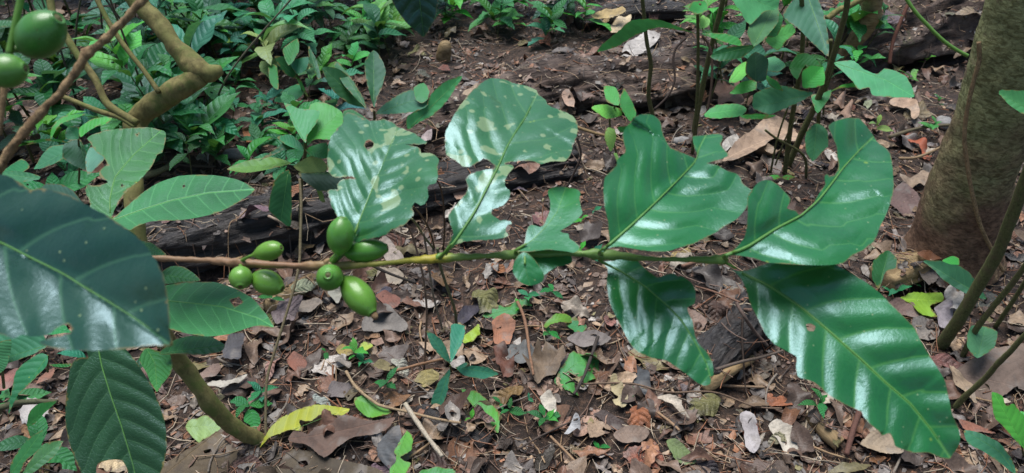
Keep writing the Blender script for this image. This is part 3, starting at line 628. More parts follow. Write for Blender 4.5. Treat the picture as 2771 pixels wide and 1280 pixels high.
sleaf(SH, z5((800,190),(860,150),(930,155),(1010,220),(900,232),(830,238)), None, 1.05, 0, .0007, (.03,.15,.04))
sleaf(SH, z5((700,25),(760,30),(835,85),(840,100),(760,95),(720,60)), None, 1.05, 0, .0007, (.03,.15,.04))
for a, b in (((392,868),(430,940)), ((303,610),(365,640)), ((305,600),(300,592)), ((408,800),(395,810))):
    V, Fc = tube([at(*b, 1.08), at((a[0] + b[0]) / 2, (a[1] + b[1]) / 2 - 6, 1.03), at(*a, .98)], [.0022, .0018, .0016], 7); mk('petiole', V, Fc, M['petiole'], SH)

# ------------------------------------------------------------------ traced plants
def vdepth(px, py, y): return y / rd(px, py).y
G_D, G_M, G_L, G_Y, G_T = (.018,.10,.025), (.030,.19,.035), (.055,.31,.05), (.20,.40,.05), (.024,.17,.06)
LMARK = []
def cen(pts): a = np.array(pts); return tuple(a.mean(0))
def tplant(name, label, cat, base, stems, leaves, fwd=0.0, group=None, mat='sapling', lm=None, o=None):
    b = hit(*base)[0]; root = thing(name, label, cat, b, group); y = b.y - fwd
    for pts, r in stems:
        n = len(pts); P = []
        for i, p in enumerate(pts):
            P.append(at(*p, vdepth(*p, b.y - fwd * (i / max(1, n - 1)))))
        rr = np.linspace(r, r * .75, n) * (b - CAM).dot(Fw) / F
        V, Fc = tube(P, list(rr), 8, .12, 60, 5); mk('stem', V, Fc, M[mat], root)
    for i, lf in enumerate(leaves):
        ol, c = lf[0], lf[1]; cc = cen(ol); off = lf[2] if len(lf) > 2 else 0
        d = min(vdepth(*cc, y) - .01, hit(*cc)[2] - (.045 if 'cross' in label else .022)) - off; mid = lf[3] if len(lf) > 3 else None
        c = tuple(x * random.uniform(.9, 1.2) * (1.3 if name == 'sapling' else 1.08) for x in c)
        traced_leaf('leaf', root, ol, mid, d, random.uniform(-.0001, .0001), random.uniform(.0000, .0003), M['live'], [], 7, .4, color=c, o=dict(GL, N=8, fp=random.uniform(.05, .3), fn=random.uniform(.05, .3), **(o or {})), midrib=.6)
    if lm: LMARK.append((lm, *base))
    return root
tplant('coffee_seedling', 'seedling with an upright ribbed leaf rising behind the first chewed coffee leaf', 'seedling', (1015, 440), [(z2((585,820),(583,600),(580,560)), 4)], [
    (z2((580,540),(540,400),(534,310),(578,250),(620,300),(640,360),(622,430),(590,510)), G_D), (z2((535,540),(450,520),(360,440),(320,340),(400,345),(470,400),(530,500)), G_D),
    (z2((588,572),(640,520),(720,468),(790,450),(850,480),(850,530),(790,562),(660,575)), (.05,.17,.08)), (z2((750,655),(747,590),(830,530),(880,460),(940,410),(1025,382),(980,460),(930,530),(870,585),(800,620)), (.06,.24,.09), .01),
    (z2((790,500),(780,440),(830,418),(858,455),(850,500),(820,520)), G_M), (z2((430,600),(425,560),(470,552),(520,580),(560,620),(500,640)), G_M), (z2((540,545),(430,430),(380,330),(400,310),(470,400),(520,480)), G_D)], .05)
tplant('coffee_seedling', 'leafy seedling with a pale yellowish drooping leaf left of the chewed leaves', 'seedling', (813, 640), [(z2((210,1190),(215,900),(235,760),(232,700)), 5)], [
    (z2((235,720),(180,640),(150,570),(128,515),(200,545),(305,560),(290,620),(245,680)), (.06,.22,.09)), (z2((240,720),(245,620),(260,530),(330,518),(415,560),(425,620),(370,700),(290,700)), (.07,.27,.04), -.02), (z2((225,760),(150,735),(92,690),(160,678),(210,720)), G_T),
    (z2((235,750),(340,718),(352,790),(300,800),(260,780)), G_M), (z2((175,835),(280,780),(345,830),(335,862),(230,872)), (.25,.40,.10), .01), (z2((150,855),(165,900),(162,1135),(95,1100),(50,1050),(75,920),(110,875)), G_D, .02, z2((150,855),(110,1120))),
    (z2((200,870),(300,860),(420,880),(400,960),(300,960),(240,920)), (.012,.04,.015)), (z2((290,860),(310,930),(335,1018),(310,1010),(285,930)), (.22,.40,.10)), (z2((225,740),(120,760),(0,810),(90,745),(160,700)), G_D), (z2((165,820),(60,790),(-60,810),(-160,850),(-60,870),(60,850)), (.10,.22,.03), .03)], .07)
tplant('coffee_seedling', 'dull green seedling leaning left of the upright ribbed leaf', 'seedling', (835, 280), [(z2((240,500),(210,420),(180,350)), 4)], [
    (z2((150,330),(120,250),(195,193),(202,260),(165,320)), G_M), (z2((190,395),(130,370),(80,285),(140,290),(180,340)), G_D), (z2((160,310),(250,285),(240,350),(190,372)), G_T), (z2((190,365),(250,318),(258,345),(200,370)), (.25,.36,.12)),
    (z2((180,370),(210,400),(252,492),(215,445)), G_L), (z2((300,400),(255,300),(252,230),(290,300),(315,390)), G_D), (z2((200,420),(100,470),(80,510),(160,520),(230,470)), G_T), (z2((90,330),(50,330),(60,420),(100,450)), G_M)], .04)
tplant('coffee_seedling', 'slim teal seedling with four long leaves spread like a cross on the litter', 'seedling', (1218, 1000), [(z6((970,690),(965,650)), 3)], [
    (z6((965,640),(910,600),(860,530),(847,473),(920,520),(955,590)), (.04,.20,.11)), (z6((968,632),(962,560),(970,445),(1035,450),(1032,520),(1000,580)), (.04,.20,.11)), (z6((990,658),(1060,650),(1150,658),(1208,692),(1130,716),(1040,702)), (.04,.21,.12)),
    (z6((962,668),(957,750),(930,840),(880,912),(868,830),(900,740)), (.04,.20,.11)), (z6((1000,655),(1050,630),(1060,640),(1020,665)), (.03,.16,.09))], .05, lm='the teal cross-shaped seedling')
tplant('seedling', 'bright little seedling with pale hanging leaves on the rotting log', 'seedling', (1670, 445), [(z3((510,820),(480,700),(465,600),(500,520)), 3)], [
    (z3((510,530),(450,510),(435,435),(490,438),(515,480)), G_L), (z3((525,580),(450,598),(372,542),(430,525),(520,548)), (.14,.36,.05)), (z3((515,530),(560,605),(590,612),(597,560),(560,480),(535,445)), G_M), (z3((460,640),(442,660),(440,700),(470,762),(497,700),(490,652)), (.20,.42,.07)), (z3((500,640),(560,635),(560,660),(520,668)), G_M), (z3((500,770),(485,770),(500,815),(520,820)), (.18,.38,.07))], .05, lm='the pale-leaved seedling on the log')
# tall saplings right of centre
tplant('sapling', 'thin straight sapling stem crossing a long horizontal leaf above the rotting log', 'sapling', (1771, 332), [(z3((690,610),(660,480),(672,330),(650,200),(632,20),(620,-80)), 6)], [], .03)
tplant('sapling', 'sapling with round top leaf, drooping bud and long arched leaf to its left', 'sapling', (1872, 415), [(z3((880,780),(905,500),(910,250),(908,60),(920,20)), 4.5)], [
    (z3((900,168),(800,150),(700,140),(590,180),(500,235),(402,262),(430,220),(510,155),(570,105),(680,95),(770,118),(850,150)), G_M, .02), (z3((925,168),(1040,168),(1110,190),(1132,232),(1050,215),(980,190)), G_M), (z3((905,72),(862,45),(885,8),(950,8),(957,50)), G_M), (z3((935,75),(915,100),(925,138),(960,135),(970,100)), (.18,.42,.08))], .04)
tplant('sapling', 'bare olive-green sapling stem curving up beside the round-leaved sapling', 'sapling', (1880, 370), [(z3((890,680),(900,600),(940,400),(990,180),(1035,0),(1045,-70)), 8)], [], .05)
tplant('sapling', 'dark green sapling stem crowned with many broad dark and pale leaves', 'sapling', (2120, 470), [(z4((95,890),(130,620),(165,420),(190,180),(180,-40)), 7)], [
    (z4((200,-60),(90,80),(170,150),(240,220),(318,282),(312,150),(290,60),(250,-40)), (.035,.11,.06), .04, z4((200,-60),(318,282))), (z4((240,470),(180,510),(100,545),(20,575),(-60,545),(-60,480),(0,445),(80,430),(170,450)), (.06,.20,.08), .02),
    (z3((940,575),(1000,530),(1100,522),(1155,545),(1130,582),(1020,597),(955,592)), (.06,.28,.07), .02), (z3((1065,415),(1075,380),(1110,330),(1160,308),(1168,350),(1130,400),(1085,420)), (.10,.36,.06)), (z3((1068,470),(1130,412),(1200,405),(1200,450),(1130,472)), (.08,.32,.06)),
    (z3((1200,410),(1150,370),(1155,300),(1200,262),(1262,300),(1250,400)), (.018,.06,.03), .03), (z3((1200,230),(1130,290),(1020,308),(970,282),(1040,240),(1150,228)), G_D, .03), (z3((1190,232),(1158,170),(1180,90),(1250,40),(1310,0),(1312,110),(1240,200)), (.05,.17,.06), .04),
    (z4((190,440),(185,360),(230,330),(290,335),(297,420),(240,442)), G_L), (z4((120,345),(160,275),(215,272),(292,335),(200,330),(160,400)), G_M, .02), (z3((1120,582),(1200,572),(1300,580),(1250,600),(1150,598)), G_M), (z3((1060,-60),(1120,60),(1170,125),(1240,60),(1310,40),(1310,-60)), (.07,.26,.09), .02, z3((1060,-60),(1310,50))),
    (z4((0,200),(60,255),(110,200),(155,160),(130,120),(70,140)), (.10,.38,.10), -.03), (z4((-60,60),(0,180),(60,180),(90,90),(40,40)), (.05,.20,.08), -.02), (z4((0,300),(50,285),(105,330),(60,365),(0,350)), (.07,.26,.13)), (z4((-20,340),(10,380),(60,410),(90,460),(20,430)), G_L)], .08, lm='the many-leaved dark sapling')
tplant('sapling', 'brown-stemmed sapling with a broad jagged leaf pointing right and one hanging below', 'sapling', (2210, 420), [(z4((265,640),(272,560),(292,490),(310,400),(322,310),(330,200)), 5.5)], [
    (z4((345,315),(440,305),(500,350),(560,372),(600,345),(650,355),(705,382),(735,430),(750,487),(640,490),(540,480),(522,440),(470,452),(440,410),(400,370)), (.06,.24,.10), .02, z4((345,315),(600,400),(750,487))), (z4((262,618),(205,665),(203,760),(240,812),(300,750),(315,740),(312,660)), (.045,.18,.06), .04),
    (z4((330,460),(380,430),(460,415),(470,440),(390,440)), G_L), (z4((230,480),(290,470),(330,450),(330,480),(290,540),(260,570)), G_M)], .08)
tplant('sapling', 'pale grey-green sapling stem slanting up through the leafy cluster', 'sapling', (2130, 450), [(z4((115,835),(180,680),(245,545),(310,380),(360,220),(405,60),(420,-60)), 9)], [], .05)
tplant('sapling', 'pair of hair-thin saplings standing left of the pale slanting stem', 'sapling', (2088, 470), [(z4((25,880),(60,700),(120,520),(140,440)), 3), (z4((195,1060),(205,900),(190,780),(60,700),(0,655)), 4), (z4((50,830),(100,700),(150,600)), 2.5)], [(z4((0,890),(60,880),(80,895),(30,905)), G_L), (z4((80,895),(110,878),(150,890),(120,905)), G_L)], .03)
stick('bent_branch', 'thick pale brown bent branch with peeling bark behind the leafy saplings', 'branch', [at(*p, d) for p, d in zip(z4((375,330),(410,250),(480,170),(530,90),(540,0),(520,-70)), (2.75,2.7,2.65,2.6,2.55,2.5))], [r * 2.6 / F for r in (14,20,24,26,24,22)], M['wood'], .25, 30)
stick('branch', 'brown branch slanting down leftwards in front of the bent pale branch', 'branch', [at(*p, 2.4) for p in z4((310,95),(370,50),(440,20),(520,-30))], [r * 2.4 / F for r in (9,8,8,8)], M['mossy'], .2, 40)
stick('green_vine', 'thin green vine arching down to the tree trunk at upper right', 'vine', [at(*p, 2.2) for p in z4((690,-40),(740,40),(800,110),(890,200),(960,250),(1020,282))], [5 * 2.2 / F] * 6, M['petiole'], .1)
stick('bare_twig', 'curved blackish twig hanging between the two thin saplings', 'twig', [at(*p, 2.2) for p in z3((850,190),(800,240),(785,300),(792,400),(760,480),(690,550))], [3 * 2.2 / F] * 6, M['twig'], .1, color=(.05,.035,.03))
stick('bare_twig', 'curved dark twig dropping right of the reddish sapling to a leaf edge', 'twig', [at(*p, 2.15) for p in z3((930,180),(965,230),(980,320),(975,450),(950,590))], [3.5 * 2.15 / F] * 5, M['twig'], .1, color=(.05,.03,.02))
stick('twig', 'reddish bare twig standing against the dark log near the tree', 'twig', [at(*p, 2.6) for p in z4((625,320),(640,220),(680,110),(720,20))], [5 * 2.6 / F] * 4, M['twig'], .1, color=(.16,.07,.05))
# the tree at the right
tb = hit(2592, 712)[0]; yb = tb.y
def tp(px, py): return at(px, py, vdepth(px, py, yb))
TR = thing('tree', 'tall leaning tree with greenish mottled bark at the right edge', 'tree', tb); LMARK.append(('the leaning tree trunk', 2600, 650))
tr_pts = [tp(*p) for p in z4((930,1290),(955,1190),(1020,960),(1085,780),(1140,640),(1200,450),(1260,210),(1315,0),(1380,-300),(1500,-900))]
V, Fc = tube(tr_pts, [r / 1.86 * (p - CAM).dot(Fw) / F for r, p in zip((245,205,190,184,184,186,184,182,180,175), tr_pts)], 64, .05, 22, 18); mk('trunk', V, Fc, M['trunk'], TR)
vp = z4((1080,1210),(1040,1130),(985,1010),(958,880),(948,760),(945,640),(965,520),(1000,380),(1035,270),(1040,180))
stick('vine', 'thin brown vine creeping up the left side of the tree trunk', 'vine', [tp(*p) + Vector((0, dy, 0)) for p, dy in zip(vp, (-.115, -.105, -.098, -.085, -.07, -.055, -.045, -.04, -.035, -.03))], [4.5 * 2.1 / F] * len(vp), M['bark'], .15)
tplant('sapling', 'thickest of the bare olive stems in front of the tree, leaning right', 'sapling', (2550, 935), [(z8((885,550),(930,480),(985,400),(1100,200),(1170,80),(1215,-30),(1300,-260),(1400,-520)), 17)], [], .06)
tplant('sapling', 'slender olive stem right of the thickest one, rising to the right edge', 'sapling', (2603, 968), [(z8((990,610),(1060,470),(1150,350),(1240,240),(1320,130),(1400,20)), 8)], [], .05)
tplant('sapling', 'thinnest bare stem at the right edge above a round serrated leaf', 'sapling', (2692, 885), [(z8((1155,460),(1230,350),(1310,225),(1400,90)), 6.5)], [], .05)
tplant('sapling', 'low slanting stem at the lower right corner with a lichen knot', 'sapling', (2583, 1105), [(z8((952,862),(1010,800),(1100,720),(1170,640),(1240,570),(1330,470),(1420,380)), 8)], [], .06)
tplant('seedling', 'dark seedling leaf with a round hole standing by the split wood chunk', 'seedling', (2375, 790), [(z8((565,310),(575,250)), 3)], [(z8((572,262),(540,220),(535,180),(542,125),(580,90),(618,68),(660,110),(655,160),(605,180)), G_D, .0, z8((572,262),(620,70)))], .05)
tplant('seedling', 'long green leaf lying over the wood chunk below the tree base', 'seedling', (2650, 800), [(z8((1130,330),(1100,300)), 3)], [(z8((1112,315),(1000,282),(900,222),(860,180),(795,122),(880,122),(960,138),(1030,185),(1065,240)), (.045,.19,.09)), (z8((890,120),(940,98),(975,110),(975,140),(930,140)), G_L)], .03)
tplant('seedling', 'round serrated leaf behind the slender stems at the right', 'seedling', (2650, 960), [(z8((1080,640),(1075,600)), 2.5)], [(z8((1068,612),(1018,560),(1015,500),(1040,450),(1110,452),(1168,482),(1150,560)), (.07,.22,.09), -.01)], .03)
tplant('seedling', 'bright curled young leaves entering at the lower right edge', 'seedling', (2745, 1235), [(z8((1302,1110),(1290,1050)), 3)], [(z8((1310,1070),(1200,960),(1150,900),(1140,785),(1190,800),(1212,850),(1250,842),(1280,880),(1330,940)), (.07,.32,.05), .0, z8((1310,1070),(1150,785))), (z8((1400,1000),(1330,1010),(1260,930),(1280,880),(1350,900)), G_L)], .06)
tplant('seedling', 'long teal leaf drooping beside the tip of the largest coffee leaf', 'seedling', (2700, 1275), [(z8((1265,1230),(1262,1190)), 3)], [(z8((1000,975),(1080,988),(1180,1040),(1240,1120),(1265,1200),(1200,1155),(1100,1085),(1020,1040)), (.035,.15,.08), .0, z8((1265,1200),(1180,1085),(1000,975)))], .05)
tplant('seedling', 'green leaf poking in from the right edge across the tree trunk', 'seedling', (2900, 700), [(z4((1560,700),(1500,540),(1420,520)), 4)], [(z4((1420,600),(1300,575),(1230,530),(1175,470),(1190,452),(1260,455),(1400,470)), (.06,.26,.08), .12)], .25)
# left lower plants
tplant('seedling', 'pointed grey-green leaf hanging under the huge near leaf', 'seedling', (60, 1180), [(z5((240,680),(240,600)), 3)], [(z5((240,600),(200,588),(120,640),(80,685),(60,770),(42,892),(90,800),(170,722),(235,650)), G_T, .05), (z5((245,645),(320,640),(370,640),(340,658),(270,655)), G_M, .05)], .25)
tplant('seedling', 'pair of broad teal leaves at the left edge below the huge leaf', 'seedling', (20, 1100), [(z5((20,760),(10,660)), 4)], [(z5((240,545),(230,560),(150,600),(30,640),(-60,640),(-60,500),(60,480),(200,475)), (.05,.20,.09), .05), (z5((-60,560),(60,520),(40,640),(0,690),(-60,690)), (.06,.22,.10), .08)], .25)
tplant('seedling', 'bottom-left seedling with two ribbed pointed leaves', 'seedling', (70, 1290), [(z5((120,1260),(110,1180)), 4)], [(z5((50,1200),(60,1130),(130,1030),(215,975),(205,1060),(130,1130),(90,1200)), (.04,.17,.045), .03), (z5((110,1200),(170,1100),(230,1040),(318,1030),(270,1110),(180,1180),(130,1215)), (.05,.20,.055), .05), (z5((135,955),(150,880),(200,840),(283,830),(225,888),(175,942)), G_M, .02)], .12)
tplant('seedling', 'small glossy dark seedling beside the diagonal brown twig', 'seedling', (215, 560), [(z1((390,1000),(400,850),(395,700)), 3)], [(z1((400,698),(438,780),(435,855),(370,832),(315,790),(325,722)), (.02,.09,.025), .0), (z1((405,690),(400,645),(470,598),(565,590),(540,620),(480,640),(440,665)), G_L), (z1((255,700),(262,640),(320,585),(435,572),(380,595),(300,630)), G_L), (z1((350,720),(240,710),(130,730),(200,700),(280,700)), G_M), (z1((395,700),(330,700),(340,640),(400,640)), G_T), (z1((150,840),(90,880),(0,890),(30,850),(110,800)), G_T), (z1((390,730),(250,740),(170,850),(260,830),(330,790)), (.06,.2,.1))], .12)
tplant('seedling', 'pale bluish leaf cluster just above the rim of the huge near leaf', 'seedling', (300, 640), [(z1((330,1150),(320,1000)), 3)], [(z1((420,1040),(350,1000),(250,980),(200,960),(230,925),(310,930),(370,960),(400,1000)), (.07,.20,.13), .0), (z1((200,900),(100,920),(0,900),(-20,870),(80,860),(190,880)), (.06,.21,.10), .0), (z1((440,880),(430,800),(455,740),(510,760),(530,800),(480,850)), (.10,.22,.16), -.03)], .12)

# ------------------------------------------------------------------ traced things on the ground
FG = []   # foreground outlines in traced coordinates, used to skip litter nobody could see
def gleaf(label, ol, col, mid=None, curl=.12, lift=.008, tilt=6, name='fallen_leaf', cat='fallen leaf', live=False, lm=None, holes=(), N=8, jag=.7):
    c = cen(ol); p, n, d = hit(*c)
    n = (n * .3 + Vector((random.uniform(-1, 1) * tilt / 57, random.uniform(-1, .3) * tilt / 57, .8))).normalized()
    rg = random.Random(int(c[0]))
    o_ = traced_leaf(name, None, ol, mid, mat=M['live'] if live else M['dead'], holes=holes, grid=6, jag=jag, plane=(p + Vector((0, 0, lift)), n), color=col,
        o=dict(fp=rg.uniform(-.2, .35), fn=rg.uniform(-.1, .35), arch=rg.uniform(-1, 1.2) * curl * 2, pil=.004, w=rg.uniform(.1, .3) * curl * 8, wf=rg.uniform(6, 14), N=N), midrib=.45 if live else False)
    tag(o_, label, cat)
    if lm: LMARK.append((lm, *c))
    return o_
RB, GY, TN, DB, PG, PK, OL, BK = (.19,.085,.05), (.17,.155,.145), (.36,.25,.155), (.07,.045,.033), (.44,.41,.37), (.25,.155,.11), (.20,.18,.07), (.03,.028,.028)
gleaf('long yellow and green mottled fallen leaf with bitten lower edge', z6((0,1050),(40,990),(100,920),(200,868),(330,845),(450,852),(410,890),(340,888),(300,900),(260,930),(205,925),(215,972),(150,975),(50,1010)), (.40,.43,.03), live=True, lm='the long yellow-green leaf', lift=.03)
gleaf('fresh green oval leaf fallen between the yellow leaf and the pale broken twig', z6((485,820),(540,808),(600,850),(672,890),(600,922),(530,902),(490,865)), (.12,.34,.05), live=True, lift=.02, lm='the fresh green oval leaf')
gleaf('bright green serrated leaf lying right below the teal seedling', z6((1205,992),(1150,950),(1080,860),(1020,773),(1100,790),(1170,840),(1212,900)), (.10,.34,.05), live=True, lift=.02)
gleaf('deeply bitten green leaf beside the broken twig at the bottom edge', z6((745,973),(777,1020),(775,1082),(740,1100),(712,1112),(735,1135),(768,1142),(760,1170),(720,1250),(650,1250),(660,1165),(690,1135),(692,1100),(680,1080),(710,1030)), (.12,.36,.06), live=True, lift=.03)
gleaf('green leaf edge peeking over the bottom edge of the picture', z6((790,1220),(830,1175),(900,1163),(990,1180),(960,1240)), (.08,.30,.07), live=True, lift=.03)
gleaf('large leathery reddish-brown dead leaf folded under the yellow leaf', z6((150,1030),(190,985),(250,1000),(300,960),(440,912),(560,935),(690,925),(650,980),(560,1005),(480,1020),(400,1062),(330,1117),(250,1060),(190,1050)), (.13,.08,.06), lift=.022, tilt=10, lm='the leathery folded leaf')
gleaf('very large tan dead leaf with dark holes in the lower left', z5((790,1230),(815,1165),(860,1130),(1000,1045),(1120,962),(1165,985),(1170,1040),(1210,1090),(1260,1120),(1300,1190),(1290,1260),(1200,1290),(900,1290)), (.12,.088,.048), z5((790,1230),(1120,962)), curl=.03, lift=.012, holes=[z5((1020,1080),(1060,1065),(1065,1080),(1030,1092)), z5((1110,1060),(1135,1065),(1130,1080),(1108,1078)), z5((1230,1085),(1260,1075),(1270,1110),(1235,1120))], lm='the large holed tan leaf')
gleaf('dark olive-brown holed leaf tucked under the leathery folded leaf', z6((60,1160),(100,1100),(200,1075),(330,1112),(480,1140),(600,1175),(650,1230),(400,1260),(100,1240)), (.085,.065,.04), curl=.05, lift=.01, holes=[z6((200,1140),(240,1130),(250,1150),(215,1162))])
gleaf('pale lime rounded leaf beside the foot of the crooked shrub', z5((930,952),(970,922),(1060,915),(1112,962),(1060,1000),(1010,1032),(960,1000)), (.30,.44,.16), live=True, lift=.02)
gleaf('dark bluish-grey dead leaf near the bottom beside the bitten green leaf', z6((600,1050),(650,985),(710,955),(722,1080),(665,1165),(605,1120)), (.10,.11,.12), lift=.02)
gleaf('wide grey crinkled dead leaf just below the lowest green fruit', z6((520,432),(590,345),(630,345),(690,385),(747,440),(740,475),(620,472),(530,482)), (.20,.185,.17), lift=.02, lm='the crinkled grey leaf')
gleaf('reddish dead leaf right of the lowest green fruit', z6((588,300),(610,285),(640,268),(680,290),(715,312),(700,352),(640,345)), (.26,.11,.08), lift=.02)
gleaf('violet-black curled dead leaf in the middle of the litter', z6((1000,440),(1005,400),(1040,360),(1090,320),(1145,308),(1120,350),(1080,400),(1062,432)), (.06,.055,.075), curl=.4, lift=.02)
gleaf('rusty orange dead leaf with ragged edge right of the lime leaf', z6((1175,430),(1200,410),(1240,410),(1292,440),(1285,480),(1262,542),(1190,545),(1180,500)), (.33,.15,.085), lift=.015)
gleaf('lime yellow small leaf standing out near the teal seedling', z6((1022,505),(1060,480),(1108,440),(1112,490),(1060,532),(1030,530)), (.35,.50,.05), live=True, lift=.02, lm='the small lime leaf')
gleaf('ferny green torn leaf left of the curled green leaf', z6((1120,400),(1180,352),(1240,345),(1330,315),(1370,340),(1320,360),(1300,395),(1240,395),(1210,418)), (.07,.27,.06), live=True, lift=.02, jag=2)
gleaf('chestnut curled dead leaf right of the teal seedling', z6((1180,560),(1230,550),(1275,600),(1287,660),(1270,715),(1225,700),(1200,640)), (.14,.06,.04), curl=.3, lift=.02)
gleaf('long grey oval dead leaf right of the big curled brown one', z7((248,520),(300,487),(400,480),(472,517),(430,550),(320,562)), (.21,.185,.175), lift=.02, lm='the long grey oval leaf')
gleaf('torn light green leaf with ragged holes in the centre of the litter', z7((185,720),(230,650),(270,600),(330,590),(395,570),(410,640),(390,720),(350,730),(300,792),(240,760)), (.08,.30,.07), live=True, lift=.015, holes=[z7((255,690),(300,690),(310,715),(270,712)), z7((350,640),(372,650),(365,680),(348,670))], lm='the torn green leaf', jag=1.5)
gleaf('rolled green leaf lying above the long grey oval leaf', z7((135,430),(180,400),(240,378),(290,398),(262,420),(200,432),(150,447)), (.14,.32,.04), live=True, curl=.3, lift=.03)
gleaf('green shredded leaf fragment right of the rolled green leaf', z7((245,440),(300,415),(350,460),(320,490),(270,475)), (.06,.24,.08), live=True, jag=2, lift=.015)
gleaf('big curled brown leaf pointing down left of the torn green leaf', z7((100,742),(60,690),(28,640),(70,600),(110,560),(128,600),(150,545),(200,575),(232,545),(242,600),(200,670),(140,705)), (.19,.14,.095), curl=.3, lift=.03, lm='the big curled brown leaf')
gleaf('smooth grey rounded leaf at the left of the big curled brown leaf', z7((-60,600),(-30,545),(30,520),(80,545),(122,600),(100,652),(0,637)), (.15,.16,.16), lift=.018)
gleaf('small whitish oval leaf below the big curled brown leaf', z7((113,812),(150,785),(185,810),(195,870),(185,900),(140,870)), (.58,.54,.46), lift=.02, lm='the whitish oval leaf')
gleaf('silvery folded leaf pointing left near the whitish oval one', z7((235,1000),(260,960),(290,898),(322,935),(300,985),(262,1003)), (.48,.50,.52), lift=.025, curl=.3)
gleaf('twisted cream and yellow leaf left of the dusty blue-black leaf', z7((475,775),(472,700),(500,690),(515,730),(552,780),(553,840),(525,862),(478,822),(510,810)), (.44,.38,.22), lift=.02, curl=.2)
gleaf('dusty blue-black pointed leaf below the lower middle coffee leaf', z7((515,640),(560,650),(620,650),(662,700),(675,815),(610,770),(560,700)), (.075,.085,.095), lift=.015)
gleaf('brown oval dead leaf with grey edge in the lower centre', z7((485,990),(540,955),(600,952),(650,965),(665,990),(620,1032),(530,1035),(495,1015)), (.24,.175,.135), lift=.02, lm='the brown oval leaf')
gleaf('long dark brown ribbed leaf above the brown oval leaf', z7((385,885),(450,882),(520,920),(555,945),(500,970),(430,930)), (.07,.05,.045), lift=.015)
gleaf('half green half black leaf near the bottom centre right', z7((750,1030),(790,1020),(840,1055),(905,1125),(860,1142),(790,1115)), (.15,.22,.08), lift=.02, lm='the half-green leaf')
gleaf('pale grey broken oval leaf lying in the lower right litter', z7((1115,910),(1150,885),(1200,930),(1222,1040),(1190,1102),(1150,1062),(1140,980)), (.40,.38,.39), lift=.02, lm='the grey broken oval leaf')
gleaf('cream white crumpled leaf right of the broken grey oval', z8((15,955),(55,920),(90,940),(170,970),(205,1050),(165,1090),(120,1112),(90,1060),(50,1010)), (.56,.52,.44), lift=.02, lm='the crumpled cream leaf')
gleaf('large tan leaf partly covered by the tip of the largest coffee leaf', z8((478,1045),(540,990),(640,985),(695,1070),(680,1100),(560,1085)), (.34,.27,.19), lift=.02)
gleaf('very broad brown leaf with eaten edge behind the low slanting stem', z8((960,680),(1010,640),(1150,580),(1302,575),(1400,640),(1400,790),(1300,770),(1260,755),(1200,800),(1120,845),(1050,845),(1000,760)), (.20,.145,.115), lift=.02, curl=.06, lm='the broad eaten brown leaf')
gleaf('lime green perforated leaf behind the largest coffee leaf', z8((672,315),(720,290),(760,280),(840,280),(890,288),(900,325),(830,350),(862,420),(820,405),(760,390),(730,345)), (.26,.46,.05), live=True, lift=.02, lm='the perforated lime leaf')
gleaf('fluffy whitish-grey curled leaf beside the perforated lime leaf', z8((895,295),(920,262),(960,258),(992,310),(985,350),(940,382),(912,350)), (.52,.50,.48), lift=.03, curl=.5, lm='the fluffy whitish leaf')
gleaf('lilac-grey shrivelled leaf under the fluffy whitish one', z8((850,360),(900,345),(950,380),(930,460),(880,440),(860,400)), (.32,.29,.32), lift=.02, curl=.3)
gleaf('tan pointed leaf wedged under the low slanting stem', z8((925,645),(990,690),(1040,740),(1065,842),(1000,790),(950,740)), (.38,.29,.2), lift=.02)
gleaf('reddish strip of dead leaf beside the tip of the largest coffee leaf', z8((975,920),(1060,945),(1160,990),(1080,985),(1000,975)), (.34,.15,.10), lift=.015)
gleaf('dark chestnut curled leaf against the foot of the tree', z8((770,75),(850,65),(950,85),(900,120),(800,115)), (.20,.085,.04), lift=.03, curl=.2)
gleaf('orange-brown smooth leaf at the foot of the tree', z8((965,85),(1050,98),(1095,130),(1040,158),(985,130)), (.30,.14,.08), lift=.02)
gleaf('purple-grey leaf with eaten notches left of the perforated lime leaf', z8((620,335),(680,318),(740,350),(770,410),(700,400),(650,370)), (.20,.13,.115), lift=.015)
gleaf('brick red curled leaf on the ground left of the tree', z4((680,658),(720,660),(760,690),(845,740),(835,785),(800,775),(770,725),(690,695)), (.36,.10,.05), lift=.03, curl=.3, lm='the brick red leaf')
gleaf('pale fan-shaped torn leaf above the brick red leaf', z4((620,515),(720,488),(772,570),(760,605),(735,600),(720,550),(640,535)), (.46,.33,.24), lift=.02)
gleaf('tan folded leaf left of the pale fan-shaped leaf', z4((340,520),(400,482),(435,540),(430,590),(360,585),(400,540)), (.36,.24,.18), lift=.02, curl=.3)
gleaf('large purple-brown leaf between the tree and the tallest coffee leaf', z4((610,1000),(680,940),(760,960),(795,1040),(700,1085),(650,1050)), (.17,.11,.10), lift=.02)
gleaf('tan ragged leaf left of the tree foot', z4((675,875),(730,895),(800,858),(845,890),(830,925),(740,948),(690,930)), (.33,.25,.18), lift=.02)
gleaf('pinkish-brown star-shaped leaf behind the leafy sapling cluster', z3((980,455),(1000,440),(1010,400),(1060,382),(1100,400),(1132,470),(1138,520),(1070,520),(1010,522),(1010,490)), (.33,.20,.16), lift=.03, lm='the star-shaped pink-brown leaf')
gleaf('huge tan leaf with torn ribs under the saplings', z3((1035,800),(1100,720),(1180,660),(1250,592),(1310,590),(1400,640),(1400,740),(1290,700),(1230,745),(1150,795),(1090,812)), (.40,.29,.21), curl=.05, lift=.03, lm='the torn ribbed tan leaf')
gleaf('whitish-grey leaf draped behind the thin straight sapling', z3((520,300),(530,250),(580,190),(660,150),(722,138),(700,205),(640,245),(570,310)), (.50,.48,.46), lift=.04, lm='the draped whitish leaf')
gleaf('cream flat leaf sitting on top of the rotting log', z3((468,165),(475,110),(510,70),(572,80),(560,130),(500,165)), (.60,.50,.33), lift=.04, lm='the cream leaf on the log')
